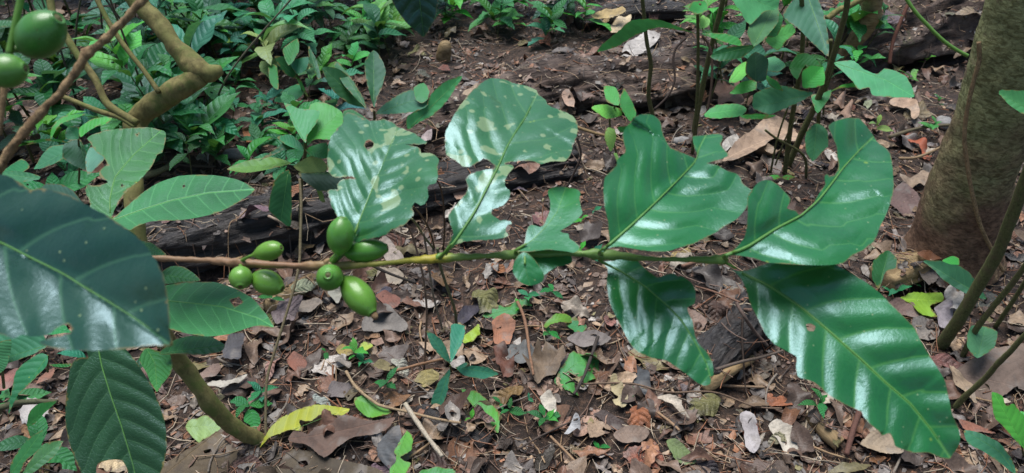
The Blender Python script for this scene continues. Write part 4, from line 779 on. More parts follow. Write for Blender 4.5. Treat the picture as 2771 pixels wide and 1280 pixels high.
gleaf('yellow-tan curled leaf left of the cream leaf', z3((372,85),(440,48),(525,38),(545,65),(480,85),(400,102)), (.48,.36,.16), lift=.04)
gleaf('small tan oval leaf on the log right of the broad waisted leaf', z3((222,475),(240,458),(282,488),(287,538),(255,530),(228,500)), (.42,.29,.22), lift=.02)
gleaf('white tattered leaf scrap under the saplings', z3((1035,715),(1060,690),(1110,665),(1118,705),(1080,742),(1050,745)), (.50,.48,.45), lift=.02)
gleaf('small pale pink leaf between the chewed and waisted leaves', z2((815,695),(840,665),(868,650),(872,685),(845,712)), (.50,.42,.42), lift=.03)
gleaf('tan pointed scrap at the left edge of the waisted leaf', z2((1025,470),(1070,435),(1110,420),(1125,480),(1090,485)), (.44,.34,.24), lift=.02)
gleaf('pink leaf on the ground behind the upright seedling', z2((468,225),(500,200),(538,215),(530,252),(490,256)), (.40,.26,.24), lift=.02)
gleaf('white curled scrap of leaf near the elbow of the crooked shrub', z1((985,800),(1010,765),(1065,732),(1078,755),(1045,810),(1010,815)), (.62,.58,.55), lift=.03, curl=.3, lm='the white curled scrap')
gleaf('long pale tan leaf left of the white curled scrap', z1((860,720),(900,690),(1000,680),(1020,700),(960,760),(890,745)), (.34,.25,.2), lift=.02)
gleaf('pale pinkish slat-like leaf below the shrub elbow', z1((930,650),(990,655),(1062,670),(1050,688),(980,682)), (.50,.42,.40), lift=.03)
gleaf('rusty orange leaf beside the grey stone at left', z1((1220,650),(1260,645),(1302,690),(1290,720),(1240,705)), (.34,.14,.06), lift=.03)
gleaf('chalky white torn patch of leaf in the lower left corner', z5((100,880),(140,815),(200,808),(240,880),(190,940),(110,940)), (.56,.54,.53), lift=.02, jag=3)
gleaf('pinkish-red rotting leaf at the left edge under the teal leaves', z5((-40,690),(30,640),(110,640),(130,690),(70,770),(-40,800)), (.34,.16,.14), lift=.02)
gleaf('reddish leaf right of the pointed grey-green leaf', z5((180,740),(220,690),(275,660),(270,700),(230,725)), (.34,.17,.12), lift=.03)
gleaf('long white-edged upturned leaf right of the shrub foot', z5((1025,745),(1080,725),(1160,725),(1245,685),(1200,740),(1120,760)), (.48,.46,.40), lift=.03, lm='the white-edged leaf')
gleaf('dark grey hanging dead leaf below the holed shrub leaf', z5((1120,600),(1150,510),(1225,485),(1220,560),(1195,620)), (.07,.07,.08), lift=.03)
gleaf('brown rounded leaf left of the white-edged leaf', z5((1000,720),(1040,660),(1100,640),(1118,680),(1070,710)), (.24,.17,.14), lift=.02)
gleaf('reddish patch of leaf left of the small paired sprout', z6((140,620),(180,585),(260,620),(240,680),(190,690),(160,660)), (.26,.11,.075), lift=.012)
gleaf('grey weathered leaf above the yellow leaf', z6((340,790),(370,740),(450,730),(470,770),(430,810),(370,815)), (.17,.15,.15), lift=.015)
gleaf('olive yellow broken leaf beside the small lime flake', z6((390,570),(420,545),(480,555),(510,580),(470,595),(410,598)), (.33,.26,.08), lift=.015)
gleaf('tiny lime yellow flake in the litter below the fruits', z6((505,560),(530,530),(560,540),(575,550),(540,580),(515,592)), (.42,.52,.08), live=True, lift=.015)
gleaf('white-speckled pale leaf behind the lowest green fruit', z6((345,280),(372,262),(415,250),(418,300),(395,340),(370,310)), (.46,.46,.38), lift=.03)
gleaf('pale tan narrow leaf left of the lowest fruits', z6((155,370),(200,330),(290,310),(320,330),(260,375),(190,385)), (.34,.29,.24), lift=.02)
gleaf('pale holed leaf scrap below the branch right of the fruits', z6((590,210),(610,170),(680,160),(730,190),(715,235),(650,225)), (.42,.36,.28), lift=.015)
gleaf('grey-tan sloping leaf behind the right-hand fruit', z6((600,20),(640,10),(700,60),(735,120),(640,110)), (.40,.34,.30), lift=.02)

for lab, px, py, rx, ry, rz in (('smooth pale grey stone right of the shrub elbow', 640, 405, 36, 17, 14), ('flat grey stone on the rotting log beside the leafy saplings', 1845, 372, 27, 13, 10), ('grey rounded stone against the left of the tree', 2552, 322, 20, 20, 18)):
    p, n, d = hit(px, py + ry); bm_v = []; Fc = []; k = d / F
    for i in range(13):
        for j in range(20):
            a = math.pi * i / 12; b = 2 * math.pi * j / 20; q = Vector((math.sin(a) * math.cos(b), math.sin(a) * math.sin(b), math.cos(a)))
            q *= 1 + .25 * noise.noise(q * 1.6 + Vector((px, 0, 0))); bm_v.append((p.x + q.x * rx * k, p.y + q.y * ry * k * 1.3, p.z + rz * k * .5 + q.z * rz * k))
    for i in range(12):
        for j in range(20): a = i * 20 + j; b = i * 20 + (j + 1) % 20; Fc.append((a, b, b + 20, a + 20))
    tag(mk('stone', bm_v, Fc, M['stone']), lab, 'stone')
b = hit(1200, 160)[0]; V, Fc = tube([b + Vector((0, 0, -.01)), b + Vector((.004, 0, .03)), b + Vector((.012, 0, .055)), b + Vector((.018, 0, .068))], [.026, .026, .022, .010], 16, .12, 40, 5)
tag(mk('stump', V, Fc, M['wood']), 'small rounded tan stump poking up at the top of the rotting log', 'stump'); LMARK.append(('the small tan stump', 1205, 130))

def gtwig(label, pts, r, col, arch=0.0, lift=0.0, name='fallen_twig', cat='twig', rough=.2, group=None):
    P = []
    n = len(pts)
    for i, p in enumerate(pts):
        h = hit(*p)[0]; rr = r * (h - CAM).dot(Fw) / F
        P.append(h + Vector((0, 0, rr + lift + arch * math.sin(math.pi * i / max(1, n - 1)))))
    d = (P[0] - CAM).dot(Fw); o_ = stick(name, label, cat, P, [r * d / F * (1.1 - .35 * i / n) for i in range(n)], M['twig'], rough, 50, 7, color=col, group=group)
    return o_
gtwig('thin tan kinked twig lying over the fresh green oval leaf', z6((450,730),(500,810),(590,885),(640,908),(760,935),(900,970),(1020,990)), 4, (.40,.30,.19), lift=.028)
gtwig('pale broken twig with white bark patches near the bottom edge', z6((745,900),(790,970),(830,1030),(880,1100),(930,1165)), 6.5, (.52,.47,.38), lift=.03); LMARK.append(('the pale broken twig', 1140, 1200))
gtwig('straight light brown twig pointing at the teal seedling', z6((690,715),(740,702),(820,680),(940,652)), 4.5, (.34,.20,.12), lift=.02)
gtwig('slender pale twig lying on the charred log above the branch', z1((1370,1160),(1400,1175),(1450,1205),(1490,1250)) , 4, (.42,.33,.26), lift=.04)
gtwig('brown rootlet bent across the litter left of the long grey oval leaf', z7((0,390),(30,460),(50,560),(60,650),(80,760)), 4, (.28,.16,.10), lift=.035)
gtwig('long thin brown twig running level below the black log end', z7((300,780),(560,777),(750,820),(980,820),(1180,890),(1320,902)), 3, (.20,.14,.10), lift=.02)
gtwig('dark twig leaning on the black log end', z7((1080,428),(1120,500),(1170,570),(1235,640)), 5, (.14,.10,.085), lift=.05)
gtwig('grey-brown twig crossing to the pale knobbly root stick', z7((985,726),(1100,690),(1200,665),(1320,630)), 4.5, (.15,.12,.10), lift=.03)
gtwig('tan twig parallel to the pale knobbly root stick', z7((1015,768),(1100,775),(1240,780)), 4, (.30,.21,.14), lift=.01)
gtwig('short tan twig below the brown oval leaf tip', z7((700,915),(760,960),(810,1005)), 4, (.40,.27,.17), lift=.015)
gtwig('dark twig crossing the torn green leaf diagonally', z7((400,560),(370,650),(330,760),(280,850)), 4.5, (.06,.05,.045), lift=.03)
gtwig('long thin dark twig near the lower centre left of the brown oval leaf', z7((0,1110),(100,1050),(200,1000),(330,940)), 3, (.09,.07,.06), lift=.02)
gtwig('tan twig at the bottom running down right below the silvery leaf', z7((165,1035),(230,1100),(320,1195)), 3.5, (.36,.24,.15), lift=.015)
gtwig('upright looking dark red-brown stick in the lower right litter', z8((470,880),(430,1000),(390,1140)), 8, (.14,.07,.055), lift=.02)
gtwig('light brown twig under the right coffee branch tip', z7((820,205),(900,180),(1000,150),(1130,125)), 5, (.26,.15,.11), lift=.03)
gtwig('thin red-brown twig in the bare soil right of the lower middle leaf', z7((890,280),(980,305),(1110,360)), 3, (.24,.14,.10), lift=.015)
gtwig('knobbly brown twig in the soil above the black log end', z7((935,395),(1040,400),(1165,412)), 5, (.20,.13,.10), lift=.02)
gtwig('dark stick leaning across from the brick red leaf to the tree', z4((610,740),(700,710),(790,690),(905,680)), 5, (.16,.14,.09), lift=.03)
gtwig('tan forked twig below the brick red leaf', z4((660,832),(740,830),(820,800),(880,770)), 4, (.32,.23,.14), lift=.02)
gtwig('black twig angled through the gap right of the fruits', z6((420,110),(500,170),(600,240),(700,285),(800,320)), 4, (.04,.035,.03), lift=.05)
gtwig('fallen stem joining the chewed leaf and the pale seedling on the log', z3((300,705),(390,735),(470,755),(545,780)), 4, (.28,.20,.10), lift=.04)
gtwig('olive root lying behind the ribbed shrub leaves', z1((690,940),(780,920),(850,890),(870,870)), 9, (.26,.26,.14), lift=.02)
gtwig('grey-green branch lying at the lower left under the big shrub leaf', z5((-20,1000),(100,965),(200,945),(350,945)), 9, (.10,.11,.06), lift=.06)
gtwig('dark olive stick passing between the two ribbed shrub leaves', z1((735,862),(850,865),(960,885),(1100,890)), 4, (.07,.06,.045), lift=.03)
# long thin live stems that rise from the litter past the branch
def vstem(label, pts, r, d0, d1, col):
    n = len(pts); P = [at(*p, d0 + (d1 - d0) * i / (n - 1)) for i, p in enumerate(pts)]
    stick('climbing_vine', label, 'vine', P, [r * (d0 + (d1 - d0) * i / (n - 1)) / F for i in range(n)], M['twig'], .15, 60, 7, color=col)
gd = lambda p: hit(*p)[2] - .003
v = z6((38,1045),(35,900),(42,720),(80,580),(130,420),(180,250),(205,130),(210,0),(214,-170),(206,-290)); vstem('long wavy olive stem rising from the yellow leaf past the green fruits', v, 3.8, gd(v[0]), 1.6, (.20,.17,.10))
v = z6((832,672),(842,500),(845,350),(825,190),(775,0),(730,-80)); vstem('straight brown stem standing left of the teal seedling', v, 3, gd(v[0]), 1.45, (.22,.15,.11))
v = z6((995,440),(985,360),(950,260),(915,150),(900,60)); vstem('green-brown stem rising behind the yellow node of the branch', v, 4, gd(v[0]), 1.5, (.15,.16,.09))
v = z6((930,480),(880,300),(850,100),(830,-20)); vstem('faint thin stem between the two straight stems behind the branch', v, 3, gd(v[0]), 1.6, (.2,.17,.13))
v = zf((1010,1180),(1020,1000),(1010,800),(990,680),(960,620)); vstem('thin dark stem by the right edge of the chewed leaf', v, 2.4, gd(v[0]), 1.7, (.12,.08,.05))
v = zf((940,1170),(900,1020),(830,900),(770,830)); vstem('leaning brown stem under the right corner of the chewed leaf', v, 2.6, gd(v[0]), 1.6, (.13,.09,.05))
v = zf((935,1170),(870,1090),(800,980),(760,930)); vstem('pale green stem beside the leaning brown stem', v, 3, gd(v[0]), 1.6, (.20,.24,.12))
v = z3((250,940),(290,860),(320,780),(300,690)); vstem('short dark stem rising from the little bitten leaf', v, 3, 1.9, 1.85, (.07,.05,.04))

# ------------------------------------------------------------------ leaf prototypes
def proto(kind, i, n=14):
    rg = random.Random(i * 17 + (0 if kind == 'live' else 500)); dead = kind != 'live'
    W = rg.uniform(.17, .24) if not dead else rg.uniform(.18, .34); a = rg.uniform(.8, 1.05); ser = rg.choice([0, 0, .008]) 
    up = []; lo = []
    for k in range(1, n):
        s = k / n; w = W * math.sin(math.pi * s ** a) ** rg.uniform(.75, .85) * (1 - .35 * s ** 6)
        if s > .85: w *= .75
        up.append([s, w * (1 + rg.uniform(-.05, .05)) + ser * (k % 2)]); lo.append([s, -w * (1 + rg.uniform(-.05, .05)) - ser * (k % 2)])
    nb = rg.choice([0, 0, 1, 1]) if not dead else rg.choice([0, 1, 2, 3])
    for _ in range(nb):
        side = rg.choice([up, lo]); c = rg.randrange(2, n - 3); dp = rg.uniform(.3, .75)
        for j, f in ((c - 1, .75), (c, dp), (c + 1, 1 - (1 - dp) * .8)): side[j][1] *= f
    tip = [1.0 if not dead else rg.uniform(.9, 1), 0]
    if dead and i % 4 == 3:     # broken off
        cut = rg.uniform(.55, .75); up = [q for q in up if q[0] < cut]; lo = [q for q in lo if q[0] < cut]; tip = [cut - rg.uniform(0, .1), rg.uniform(-.05, .05)]
    ol = [[0, 0]] + up + [tip] + lo[::-1]; hs = []
    if rg.random() < (.35 if not dead else .5):
        cx, cy = rg.uniform(.3, .6), rg.choice([-1, 1]) * W * .45; r = rg.uniform(.018, .04)
        hs.append([(cx + r * math.cos(t) * rg.uniform(.7, 1.3), cy + r * math.sin(t) * rg.uniform(.7, 1.3)) for t in np.linspace(0, 2 * math.pi, 9)[:-1]])
    mid = [(0, 0), (tip[0], tip[1])] if not (dead and i % 4 == 3) else [(0, 0), (1, 0)]
    v2, f2 = leaf_surface(ol, hs, mid, .045, .055, .008 if dead else .002, i)
    s, t, _ = st_coords(v2, mid)
    if mid[1][0] != 1: pass
    o = dict(fp=rg.uniform(.05, .4), fn=rg.uniform(.05, .4), arch=rg.uniform(.2, .9), pil=.006, w=.10, wf=rg.uniform(7, 13), N=8)
    if dead: o = dict(fp=rg.uniform(-.3, .6), fn=rg.uniform(-.2, .6), arch=rg.uniform(-.9, .9), pil=.005, und=.02, w=rg.uniform(.1, .6), wf=rg.uniform(6, 16), N=7, cup=rg.uniform(-1.5, 2.5), wp=rg.uniform(0, 6))
    h = disp(s, t, o); h -= np.interp(0, [0], [h.min()]) if dead else h[np.argmin(v2[:, 0])]
    V = np.stack([v2[:, 0], v2[:, 1], h], 1)
    a0, b0, c0 = [V[q] for q in f2[0]]
    if np.cross(b0 - a0, c0 - a0)[2] < 0: f2 = [tuple(reversed(f)) for f in f2]
    me = bpy.data.meshes.new(kind + '_leaf'); me.from_pydata(V.tolist(), [], f2); me.shade_smooth()
    L = me.uv_layers.new(name='UVMap'); idx = np.empty(len(me.loops), dtype=np.int32); me.loops.foreach_get('vertex_index', idx)
    L.data.foreach_set('uv', np.stack([s, t], 1)[idx].astype(np.float32).ravel()); me.materials.append(M['live_s' if kind == 'live' else 'dead_s'])
    return me
M['live_s'] = leaf_material('seedling_leaf', (.65, .65, .65), (1.1, 1.1, 1.1), (1.45, 1.35, 1.25), 8, .42, 0, objcol=True, trans=.2, bumpd=.004, spec=.45)
M['dead_s'] = leaf_material('litter_leaf', (.62, .6, .6), (1.12, 1.1, 1.06), (1.2, 1.15, 1.1), 7, .55, 0, objcol=True, trans=0, dead=True, bumpd=.02)
for k in ('live_s', 'dead_s'):    # unit-size prototypes: textures in leaf lengths
    for nd in M[k].node_tree.nodes:
        if nd.type in ('TEX_NOISE', 'TEX_VORONOI') : nd.inputs['Scale'].default_value *= .085
LIVE = [proto('live', i) for i in range(9)]; DEAD = [proto('dead', i) for i in range(20)]
FORM = ['oval', 'blunt', 'ragged', 'broken']
def project(p):
    v = Vector(p) - CAM; d = v.dot(Fw); return 1385.5 + v.dot(Rt) / d * F, 640 - v.dot(Up) / d * F
LMARK += [('the elbow of the crooked shrub', 580, 195), ('the mottled upright trunk foot', 2560, 690), ('the upper pair of coffee leaves', 2150, 560), ('the largest coffee leaf', 2300, 980), ('the lower middle coffee leaf', 1760, 850), ('the waisted coffee leaf', 1390, 330),
          ('the chewed coffee leaf', 1030, 460), ('the green fruits', 900, 720), ('the leftmost fruit cluster', 690, 740), ('the huge near leaf', 220, 720), ('the holed shrub leaf', 600, 830), ('the big ribbed lower leaf', 310, 1100), ('the fruits in the corner', 90, 130), ('the diagonal brown twig', 250, 230), ('the hanging leaf tip', 1120, 60), ('the black log end', 2010, 905), ('the bent pale branch', 2330, 90), ('the split wood chunk', 2450, 745), ('the shrub foot', 690, 1170)]
LMARK = [l for l in LMARK if l[0] != 'the mottled upright trunk foot']
USED = set()
def where(px, py, head):
    ds = sorted(LMARK, key=lambda l: math.hypot(l[1] - px, l[2] - py))
    for l in ds[:20]:
        dx, dy = px - l[1], py - l[2]; r = math.hypot(dx, dy); ang = math.degrees(math.atan2(-dy, dx)) % 360
        dr = ['right of', 'up and right of', 'above', 'up and left of', 'left of', 'down and left of', 'below', 'down and right of'][int((ang + 22.5) // 45) % 8]
        q = 'just ' if r < 100 else ('' if r < 230 else ('well ' if r < 420 else 'far '))
        t = f'{head} {q}{dr} {l[0]}'
        if t not in USED and 4 <= len(t.split()) <= 16: USED.add(t); return t
    return None
PAL = [('reddish brown', RB, 5), ('grey', GY, 5), ('tan', TN, 7), ('dark brown', DB, 4), ('pale grey', PG, 2.4), ('pinkish brown', PK, 5), ('olive brown', OL, 1.5), ('blackish', BK, 3), ('rusty', (.30,.13,.06), 2), ('mid-brown', (.15,.10,.07), 5), ('cream', (.55,.48,.38), .9)]
COVER = []
for nm in bpy.data.objects:
    pass
def hidden(px, py): return False
# individual fallen leaves, largest on screen first
pts = []
rg = random.Random(5); tries = 0
want = 222
while len(pts) < want and tries < 20000:
    tries += 1; px, py = rg.uniform(-20, 2790), rg.uniform(5, 1290)
    if px < 420 and 480 < py < 940: continue
    sep = 34 + 40 * (py / 1280)
    if any(math.hypot(px - a, py - b) < sep for a, b in pts): continue
    if 1700 < px < 2050 and 1020 > py > 740 and rg.random() < .6: continue
    if px < 900 and py < 330 and rg.random() < .6: continue
    # not under a traced foreground leaf
    if any(x0 < px < x1 and y0 < py < y1 for x0, y0, x1, y1 in ((900,320,1150,620),(1230,210,1540,420),(1650,480,1980,650),(1650,720,1780,900),(2050,760,2380,960),(2250,980,2520,1160),(2080,480,2380,640),(110,960,270,1260))): continue
    pts.append((px, py))
for px, py in pts:
    nm, col, w_ = rg.choices(PAL, [p[2] for p in PAL])[0]; col = tuple(c * rg.uniform(.8, 1.25) for c in col)
    i = rg.randrange(len(DEAD)); form = 'broken' if i % 4 == 3 else ('curled' if i % 4 == 1 else 'flat')
    L = (rg.uniform(.035, .075) if rg.random() < .7 else rg.uniform(.075, .12)) * (1 if form != 'broken' else 1.2); size = 'small' if L < .05 else ('large' if L > .07 else 'medium')
    lab = where(px, py, f'{size} {nm} {"broken" if form == "broken" else "dead"} leaf')
    if not lab: continue
    p, n, d = hit(px, py)
    if d > 6: continue
    o_ = bpy.data.objects.new('fallen_leaf', DEAD[i]); COL.objects.link(o_)
    n = (n * .5 + Vector((rg.uniform(-.25, .25), rg.uniform(-.35, .15), .7))).normalized(); az = rg.uniform(0, 2 * math.pi)
    x = Vector((math.cos(az), math.sin(az), 0)); x = (x - n * x.dot(n)).normalized(); y = n.cross(x)
    m = Matrix((x, y, n)).transposed().to_4x4(); zs = rg.choice([1, 1, -1]) if False else 1
    o_.matrix_world = Matrix.Translation(p - x * L * .5 + Vector((0, 0, rg.uniform(.001, .007)))) @ m @ Matrix.Diagonal((L, L, L * rg.uniform(.5, 1.0), 1)); o_.color = (*col, 1)
    tag(o_, lab, 'fallen leaf', 'dead leaves scattered over the forest floor')

# litter nobody could count: one object of leaf crumbs, one of needles and rootlets
def litter():
    V = []; Fc = []; Cc = []; cols = [p[1] for p in PAL]; wts = np.array([p[2] for p in PAL]); wts = wts / wts.sum()
    vs = []; fs = []; cs = []; nb = 0
    PV = []
    for me in DEAD:
        a = np.empty(len(me.vertices) * 3); me.vertices.foreach_get('co', a); PV.append((a.reshape(-1, 3), [tuple(p.vertices) for p in me.polygons]))
    def bare(p):
        u_, v_ = project(p); on = p.z - gh(p.x, p.y)
        return (1890 < u_ < 2120 and 815 < v_ < 1020 and on > .006) or (on > .03 and 380 < u_ < 1600 and 440 < v_ < 760 and RNG.random() < .8)
    def place(x, y, L, idx, fl):
        nonlocal nb
        p, n = down(x, y)
        if bare(p): return
        if n.z < .4: return
        if L > .03 and p.z > gh(x, y) + .04 and RNG.random() < .4: return
        n = (n * .6 + Vector((RNG.normal(0, .16), RNG.normal(0, .16), .6))).normalized(); az = RNG.uniform(0, 6.28)
        u = Vector((math.cos(az), math.sin(az), 0)); u = (u - n * u.dot(n)).normalized(); w = n.cross(u)
        pv, pf = PV[idx]; q = pv * np.array([L, L * RNG.uniform(.6, 1.2), L * fl]); 
        W = np.array(p) + np.outer(q[:, 0] - L * .5, u) + np.outer(q[:, 1], w) + np.outer(q[:, 2], n); W[:, 2] += RNG.uniform(-.002, .006)
        vs.append(W); fs.extend([tuple(k + nb for k in f) for f in pf]); nb += len(W)
        # colour drifts over the ground in patches
        t = noise.noise(Vector((x * 3, y * 3, 5))); c = np.array(cols[RNG.choice(len(cols), p=wts)]) * RNG.uniform(.4, 1.6); c = c * (1 + .6 * t) * .6 + np.array((.13, .095, .075)) * .4 * (1 + t)
        cs.append(np.tile(np.clip(c, .01, .7), (len(W), 1)))
    small = [i_ for i_ in range(len(DEAD))]
    for _ in range(5200):
        y = .75 + 3.4 * RNG.random() ** 1.15; x = RNG.uniform(-1, 1) * (.35 + .75 * y); place(x, y, (RNG.uniform(.014, .045) if RNG.random() < .75 else RNG.uniform(.06, .10)), RNG.integers(len(DEAD)), RNG.uniform(.5, 1.2))
    o = mk('leaf_litter', np.concatenate(vs), fs, M['litter'], origin=(0, 0, 0), vc=np.concatenate(cs)); tag(o, 'bed of half-decayed overlapping brown leaves matted over the soil', 'leaf litter', kind='stuff')
    for _ in range(26000):
        y = .75 + 3.6 * RNG.random() ** 1.2; x = RNG.uniform(-1, 1) * (.35 + .75 * y)
        if noise.noise(Vector((x * 3.5, y * 3.5, 3))) < RNG.uniform(-.5, .1): continue
        p, n = down(x, y)
        if n.z < .4 or bare(p): continue
        r = min(.026, .0035 + RNG.exponential(.0045)); n = (n + Vector((RNG.normal(0, .16), RNG.normal(0, .16), .4))).normalized(); a0 = RNG.uniform(0, 6.28)
        u = n.orthogonal().normalized(); v = n.cross(u); k = int(RNG.integers(7, 12)); el = RNG.uniform(.35, 1); b = len(V); c0 = p + Vector((0, 0, RNG.uniform(.0005, .005))); cu = RNG.uniform(-.5, .5)
        for j in range(k):
            a = a0 + 6.283 * j / k; rr = r * RNG.uniform(.45, 1.35); q = u * math.cos(a) * rr + v * math.sin(a) * rr * el; V.append(tuple(c0 + q + n * (cu * q.dot(u) ** 2 / r + RNG.normal(0, .08) * r)))
        V.append(tuple(c0 + n * r * RNG.uniform(-.1, .15)))
        for j in range(k): Fc.append((b + j, b + (j + 1) % k, b + k))
        t = noise.noise(Vector((x * 3, y * 3, 5))); c = np.array(cols[RNG.choice(len(cols), p=wts)]) * RNG.uniform(.25, 1.6); c = c * .72 + np.array((.09, .062, .05)) * .38 * (1 + t); Cc += [c * RNG.uniform(.8, 1.15) for _ in range(k + 1)]
    o = mk('leaf_crumbs', V, Fc, M['litter'], origin=(0, 0, 0), vc=np.array(Cc), smooth=True); tag(o, 'carpet of crumbled brown leaf fragments covering the soil', 'leaf crumbs', kind='stuff')
    V = []; Fc = []; Cc = []
    for _ in range(12000):
        y = .75 + 3.4 * RNG.random() ** 1.2; x = RNG.uniform(-1, 1) * (.35 + .75 * y); p, n = down(x, y)
        L = RNG.uniform(.015, .06) if RNG.random() < .85 else RNG.uniform(.06, .14); az = RNG.uniform(0, 3.14); r = RNG.uniform(.0004, .0015)
        d = Vector((math.cos(az), math.sin(az), RNG.normal(0, .12))); s = Vector((-d.y, d.x, 0)).normalized(); b = len(V); bend = RNG.normal(0, .12) * L; z = Vector((0, 0, .004 + RNG.uniform(0, .008)))
        for j in range(4):
            t = j / 3 - .5; q = p + z + d * L * t + s * bend * (4 * t * t)
            g_ = down(q.x, q.y)[0].z if abs(q.z - p.z) < 1 else p.z
            if q.z < g_ + .001: q.z = g_ + .001
            V += [tuple(q + s * r), tuple(q + Vector((0, 0, r * 1.6))), tuple(q - s * r)]
        for j in range(3):
            e = b + j * 3
            for m in range(3): Fc.append((e + m, e + (m + 1) % 3, e + 3 + (m + 1) % 3, e + 3 + m))
        c = np.array([(.32,.14,.07), (.40,.27,.16), (.22,.13,.09), (.52,.42,.30), (.09,.07,.06)][RNG.integers(5)]) * RNG.uniform(.7, 1.2); Cc += [c] * 12
    o = mk('twig_litter', V, Fc, M['litter'], origin=(0, 0, 0), vc=np.array(Cc)); tag(o, 'tangle of fine rootlets and needle-thin twig bits on the soil', 'twig litter', kind='stuff')
litter()

# individual small twigs
for k in range(60):
    for _ in range(20):
        px, py = rg.uniform(450, 2700), rg.uniform(150, 1250)
        if any(x0 < px < x1 and y0 < py < y1 for x0, y0, x1, y1 in ((880,300,1180,640),(1210,200,1560,440),(1640,420,2000,680),(2050,480,2400,1050))): continue
        break
    nm, col = rg.choice([('tan', (.40,.28,.17)), ('red-brown', (.24,.11,.06)), ('grey', (.25,.22,.19)), ('dark', (.07,.05,.04)), ('pale', (.50,.42,.32))]); az = rg.uniform(0, 6.28); L = rg.uniform(.05, .16)
    lab = where(px, py, f'{"short" if L < .09 else "long"} {nm} twig on the litter')
    if not lab: continue
    p0 = hit(px, py)[0]; P = []; ax = rg.uniform(-.25, .25)
    for j in range(5):
        t = j / 4 - .5; x = p0.x + math.cos(az + ax * t * 2) * L * t; y = p0.y + math.sin(az + ax * t * 2) * L * t; P.append(down(x, y)[0] + Vector((0, 0, .010 + rg.uniform(-.001, .004))))
    r = rg.uniform(.0012, .0028)
    stick('fallen_twig', lab, 'twig', P, [r, r, r * .9, r * .8, r * .6], M['twig'], .2, 60, 6, color=col, group='thin twigs lying on the litter')

# ------------------------------------------------------------------ understory plants
SPROTO = []
for i in range(4):
    V, Fc = tube([Vector((0, 0, -.05)), Vector((.04 * (i - 1.5), .02, .35)), Vector((.02 * (i - 1.5), .05 * (i % 2), .7)), Vector((.05 * (i - 1.5), 0, 1))], [.022, .018, .014, .008], 6, .1, 9, 4)
    me = bpy.data.meshes.new('stem'); me.from_pydata(V, [], Fc); me.shade_smooth(); me.materials.append(M['sapling']); SPROTO.append((me, .05 * (i - 1.5)))
def plant(px, py, H, LL, n, tone, head, seed, group, name='seedling', flat=.3):
    rg = random.Random(seed); p, nn, d = hit(px, py)
    tp_ = project(p + Vector((0, 0, H * .7))); lab = where(tp_[0], tp_[1], head)
    if not lab: return
    root = thing(name, lab, 'seedling', p, group); me, lean = SPROTO[seed % 4]; tl_ = Vector((rg.uniform(-.3, .3), rg.uniform(-.3, .2), 1)).normalized()
    rot = Vector((0, 0, 1)).rotation_difference(tl_).to_matrix()
    st = bpy.data.objects.new('stem', me); COL.objects.link(st); st.parent = root; st.matrix_local = rot.to_4x4() @ Matrix.Diagonal((H * .6, H * .6, H, 1))
    az = rg.uniform(0, 6.28)
    for k in range(n):
        u = 1 - .65 * (k // 2) / max(1, (n + 1) // 2) if n > 4 else 1 - .15 * k; az += 2.4 if n <= 4 else (math.pi if k % 2 else math.pi / 2) + rg.uniform(-.3, .3)
        L = LL * rg.uniform(.6, 1.35); el = rg.uniform(-.25, .75) 
        x = Vector((math.cos(az) * math.cos(el), math.sin(az) * math.cos(el), math.sin(el))); y = Vector((-math.sin(az), math.cos(az), rg.uniform(-.3, .3))); y = (y - x * y.dot(x)).normalized(); z = x.cross(y)
        lf = bpy.data.objects.new('leaf', LIVE[rg.randrange(len(LIVE))]); COL.objects.link(lf); lf.parent = root
        lf.matrix_local = Matrix.Translation(rot @ Vector((lean * H * .6 * u, 0, H * u))) @ Matrix((x, y, z)).transposed().to_4x4() @ Matrix.Diagonal((L, L, L, 1))
        c = tuple(q * rg.uniform(.8, 1.25) for q in tone); lf.color = (*c, 1)
TON = [('dark green', (.02,.11,.03)), ('mid-green', (.035,.21,.045)), ('bluish green', (.04,.24,.10)), ('bright green', (.08,.38,.05)), ('pale green', (.15,.38,.12))]
def region(n, box, H, LL, nl, tones, seed, grp, sep):
    rg = random.Random(seed); P = []; t = 0
    while len(P) < n and t < 4000:
        t += 1; px, py = rg.uniform(box[0], box[2]), rg.uniform(box[1], box[3])
        if any(math.hypot(px - a, (py - b) * 1.4) < sep for a, b in P): continue
        P.append((px, py)); nm, c = TON[rg.choice(tones)]; k = rg.randint(*nl); c = tuple(q * v_ for q, v_ in zip(c, (rg.uniform(.7, 1.5), rg.uniform(.7, 1.15), rg.uniform(.6, 1.4))))
        h = rg.uniform(*H); plant(px, py, h, rg.uniform(*LL), k, c, f'{"tall" if h > .22 else ("low" if h > .08 else "tiny")} {nm} seedling', seed * 1000 + t, grp)
region(46, (-60, -30, 600, 470), (.10, .36), (.08, .17), (6, 11), [0, 0, 1, 2, 1, 2, 3], 1, 'understory seedlings crowding the upper left', 48)
region(50, (420, -30, 1060, 210), (.06, .24), (.08, .14), (7, 12), [0, 1, 2, 2, 4], 2, 'understory seedlings along the top edge', 46)
region(26, (1000, -20, 1600, 110), (.05, .16), (.06, .13), (5, 10), [0, 1, 1, 3, 3], 3, 'bright seedlings behind the rotting log', 42)
region(13, (560, 180, 960, 400), (.05, .14), (.06, .10), (4, 8), [1, 2, 3], 4, 'small seedlings between the shrub and the log', 70)
region(18, (1880, 10, 2330, 330), (.08, .36), (.08, .14), (5, 9), [1, 2, 3, 3], 5, 'small seedlings among the saplings', 80)
region(6, (2290, 180, 2560, 420), (.02, .06), (.02, .045), (3, 5), [1, 3, 4], 6, 'tiny sprouts left of the tree', 70)
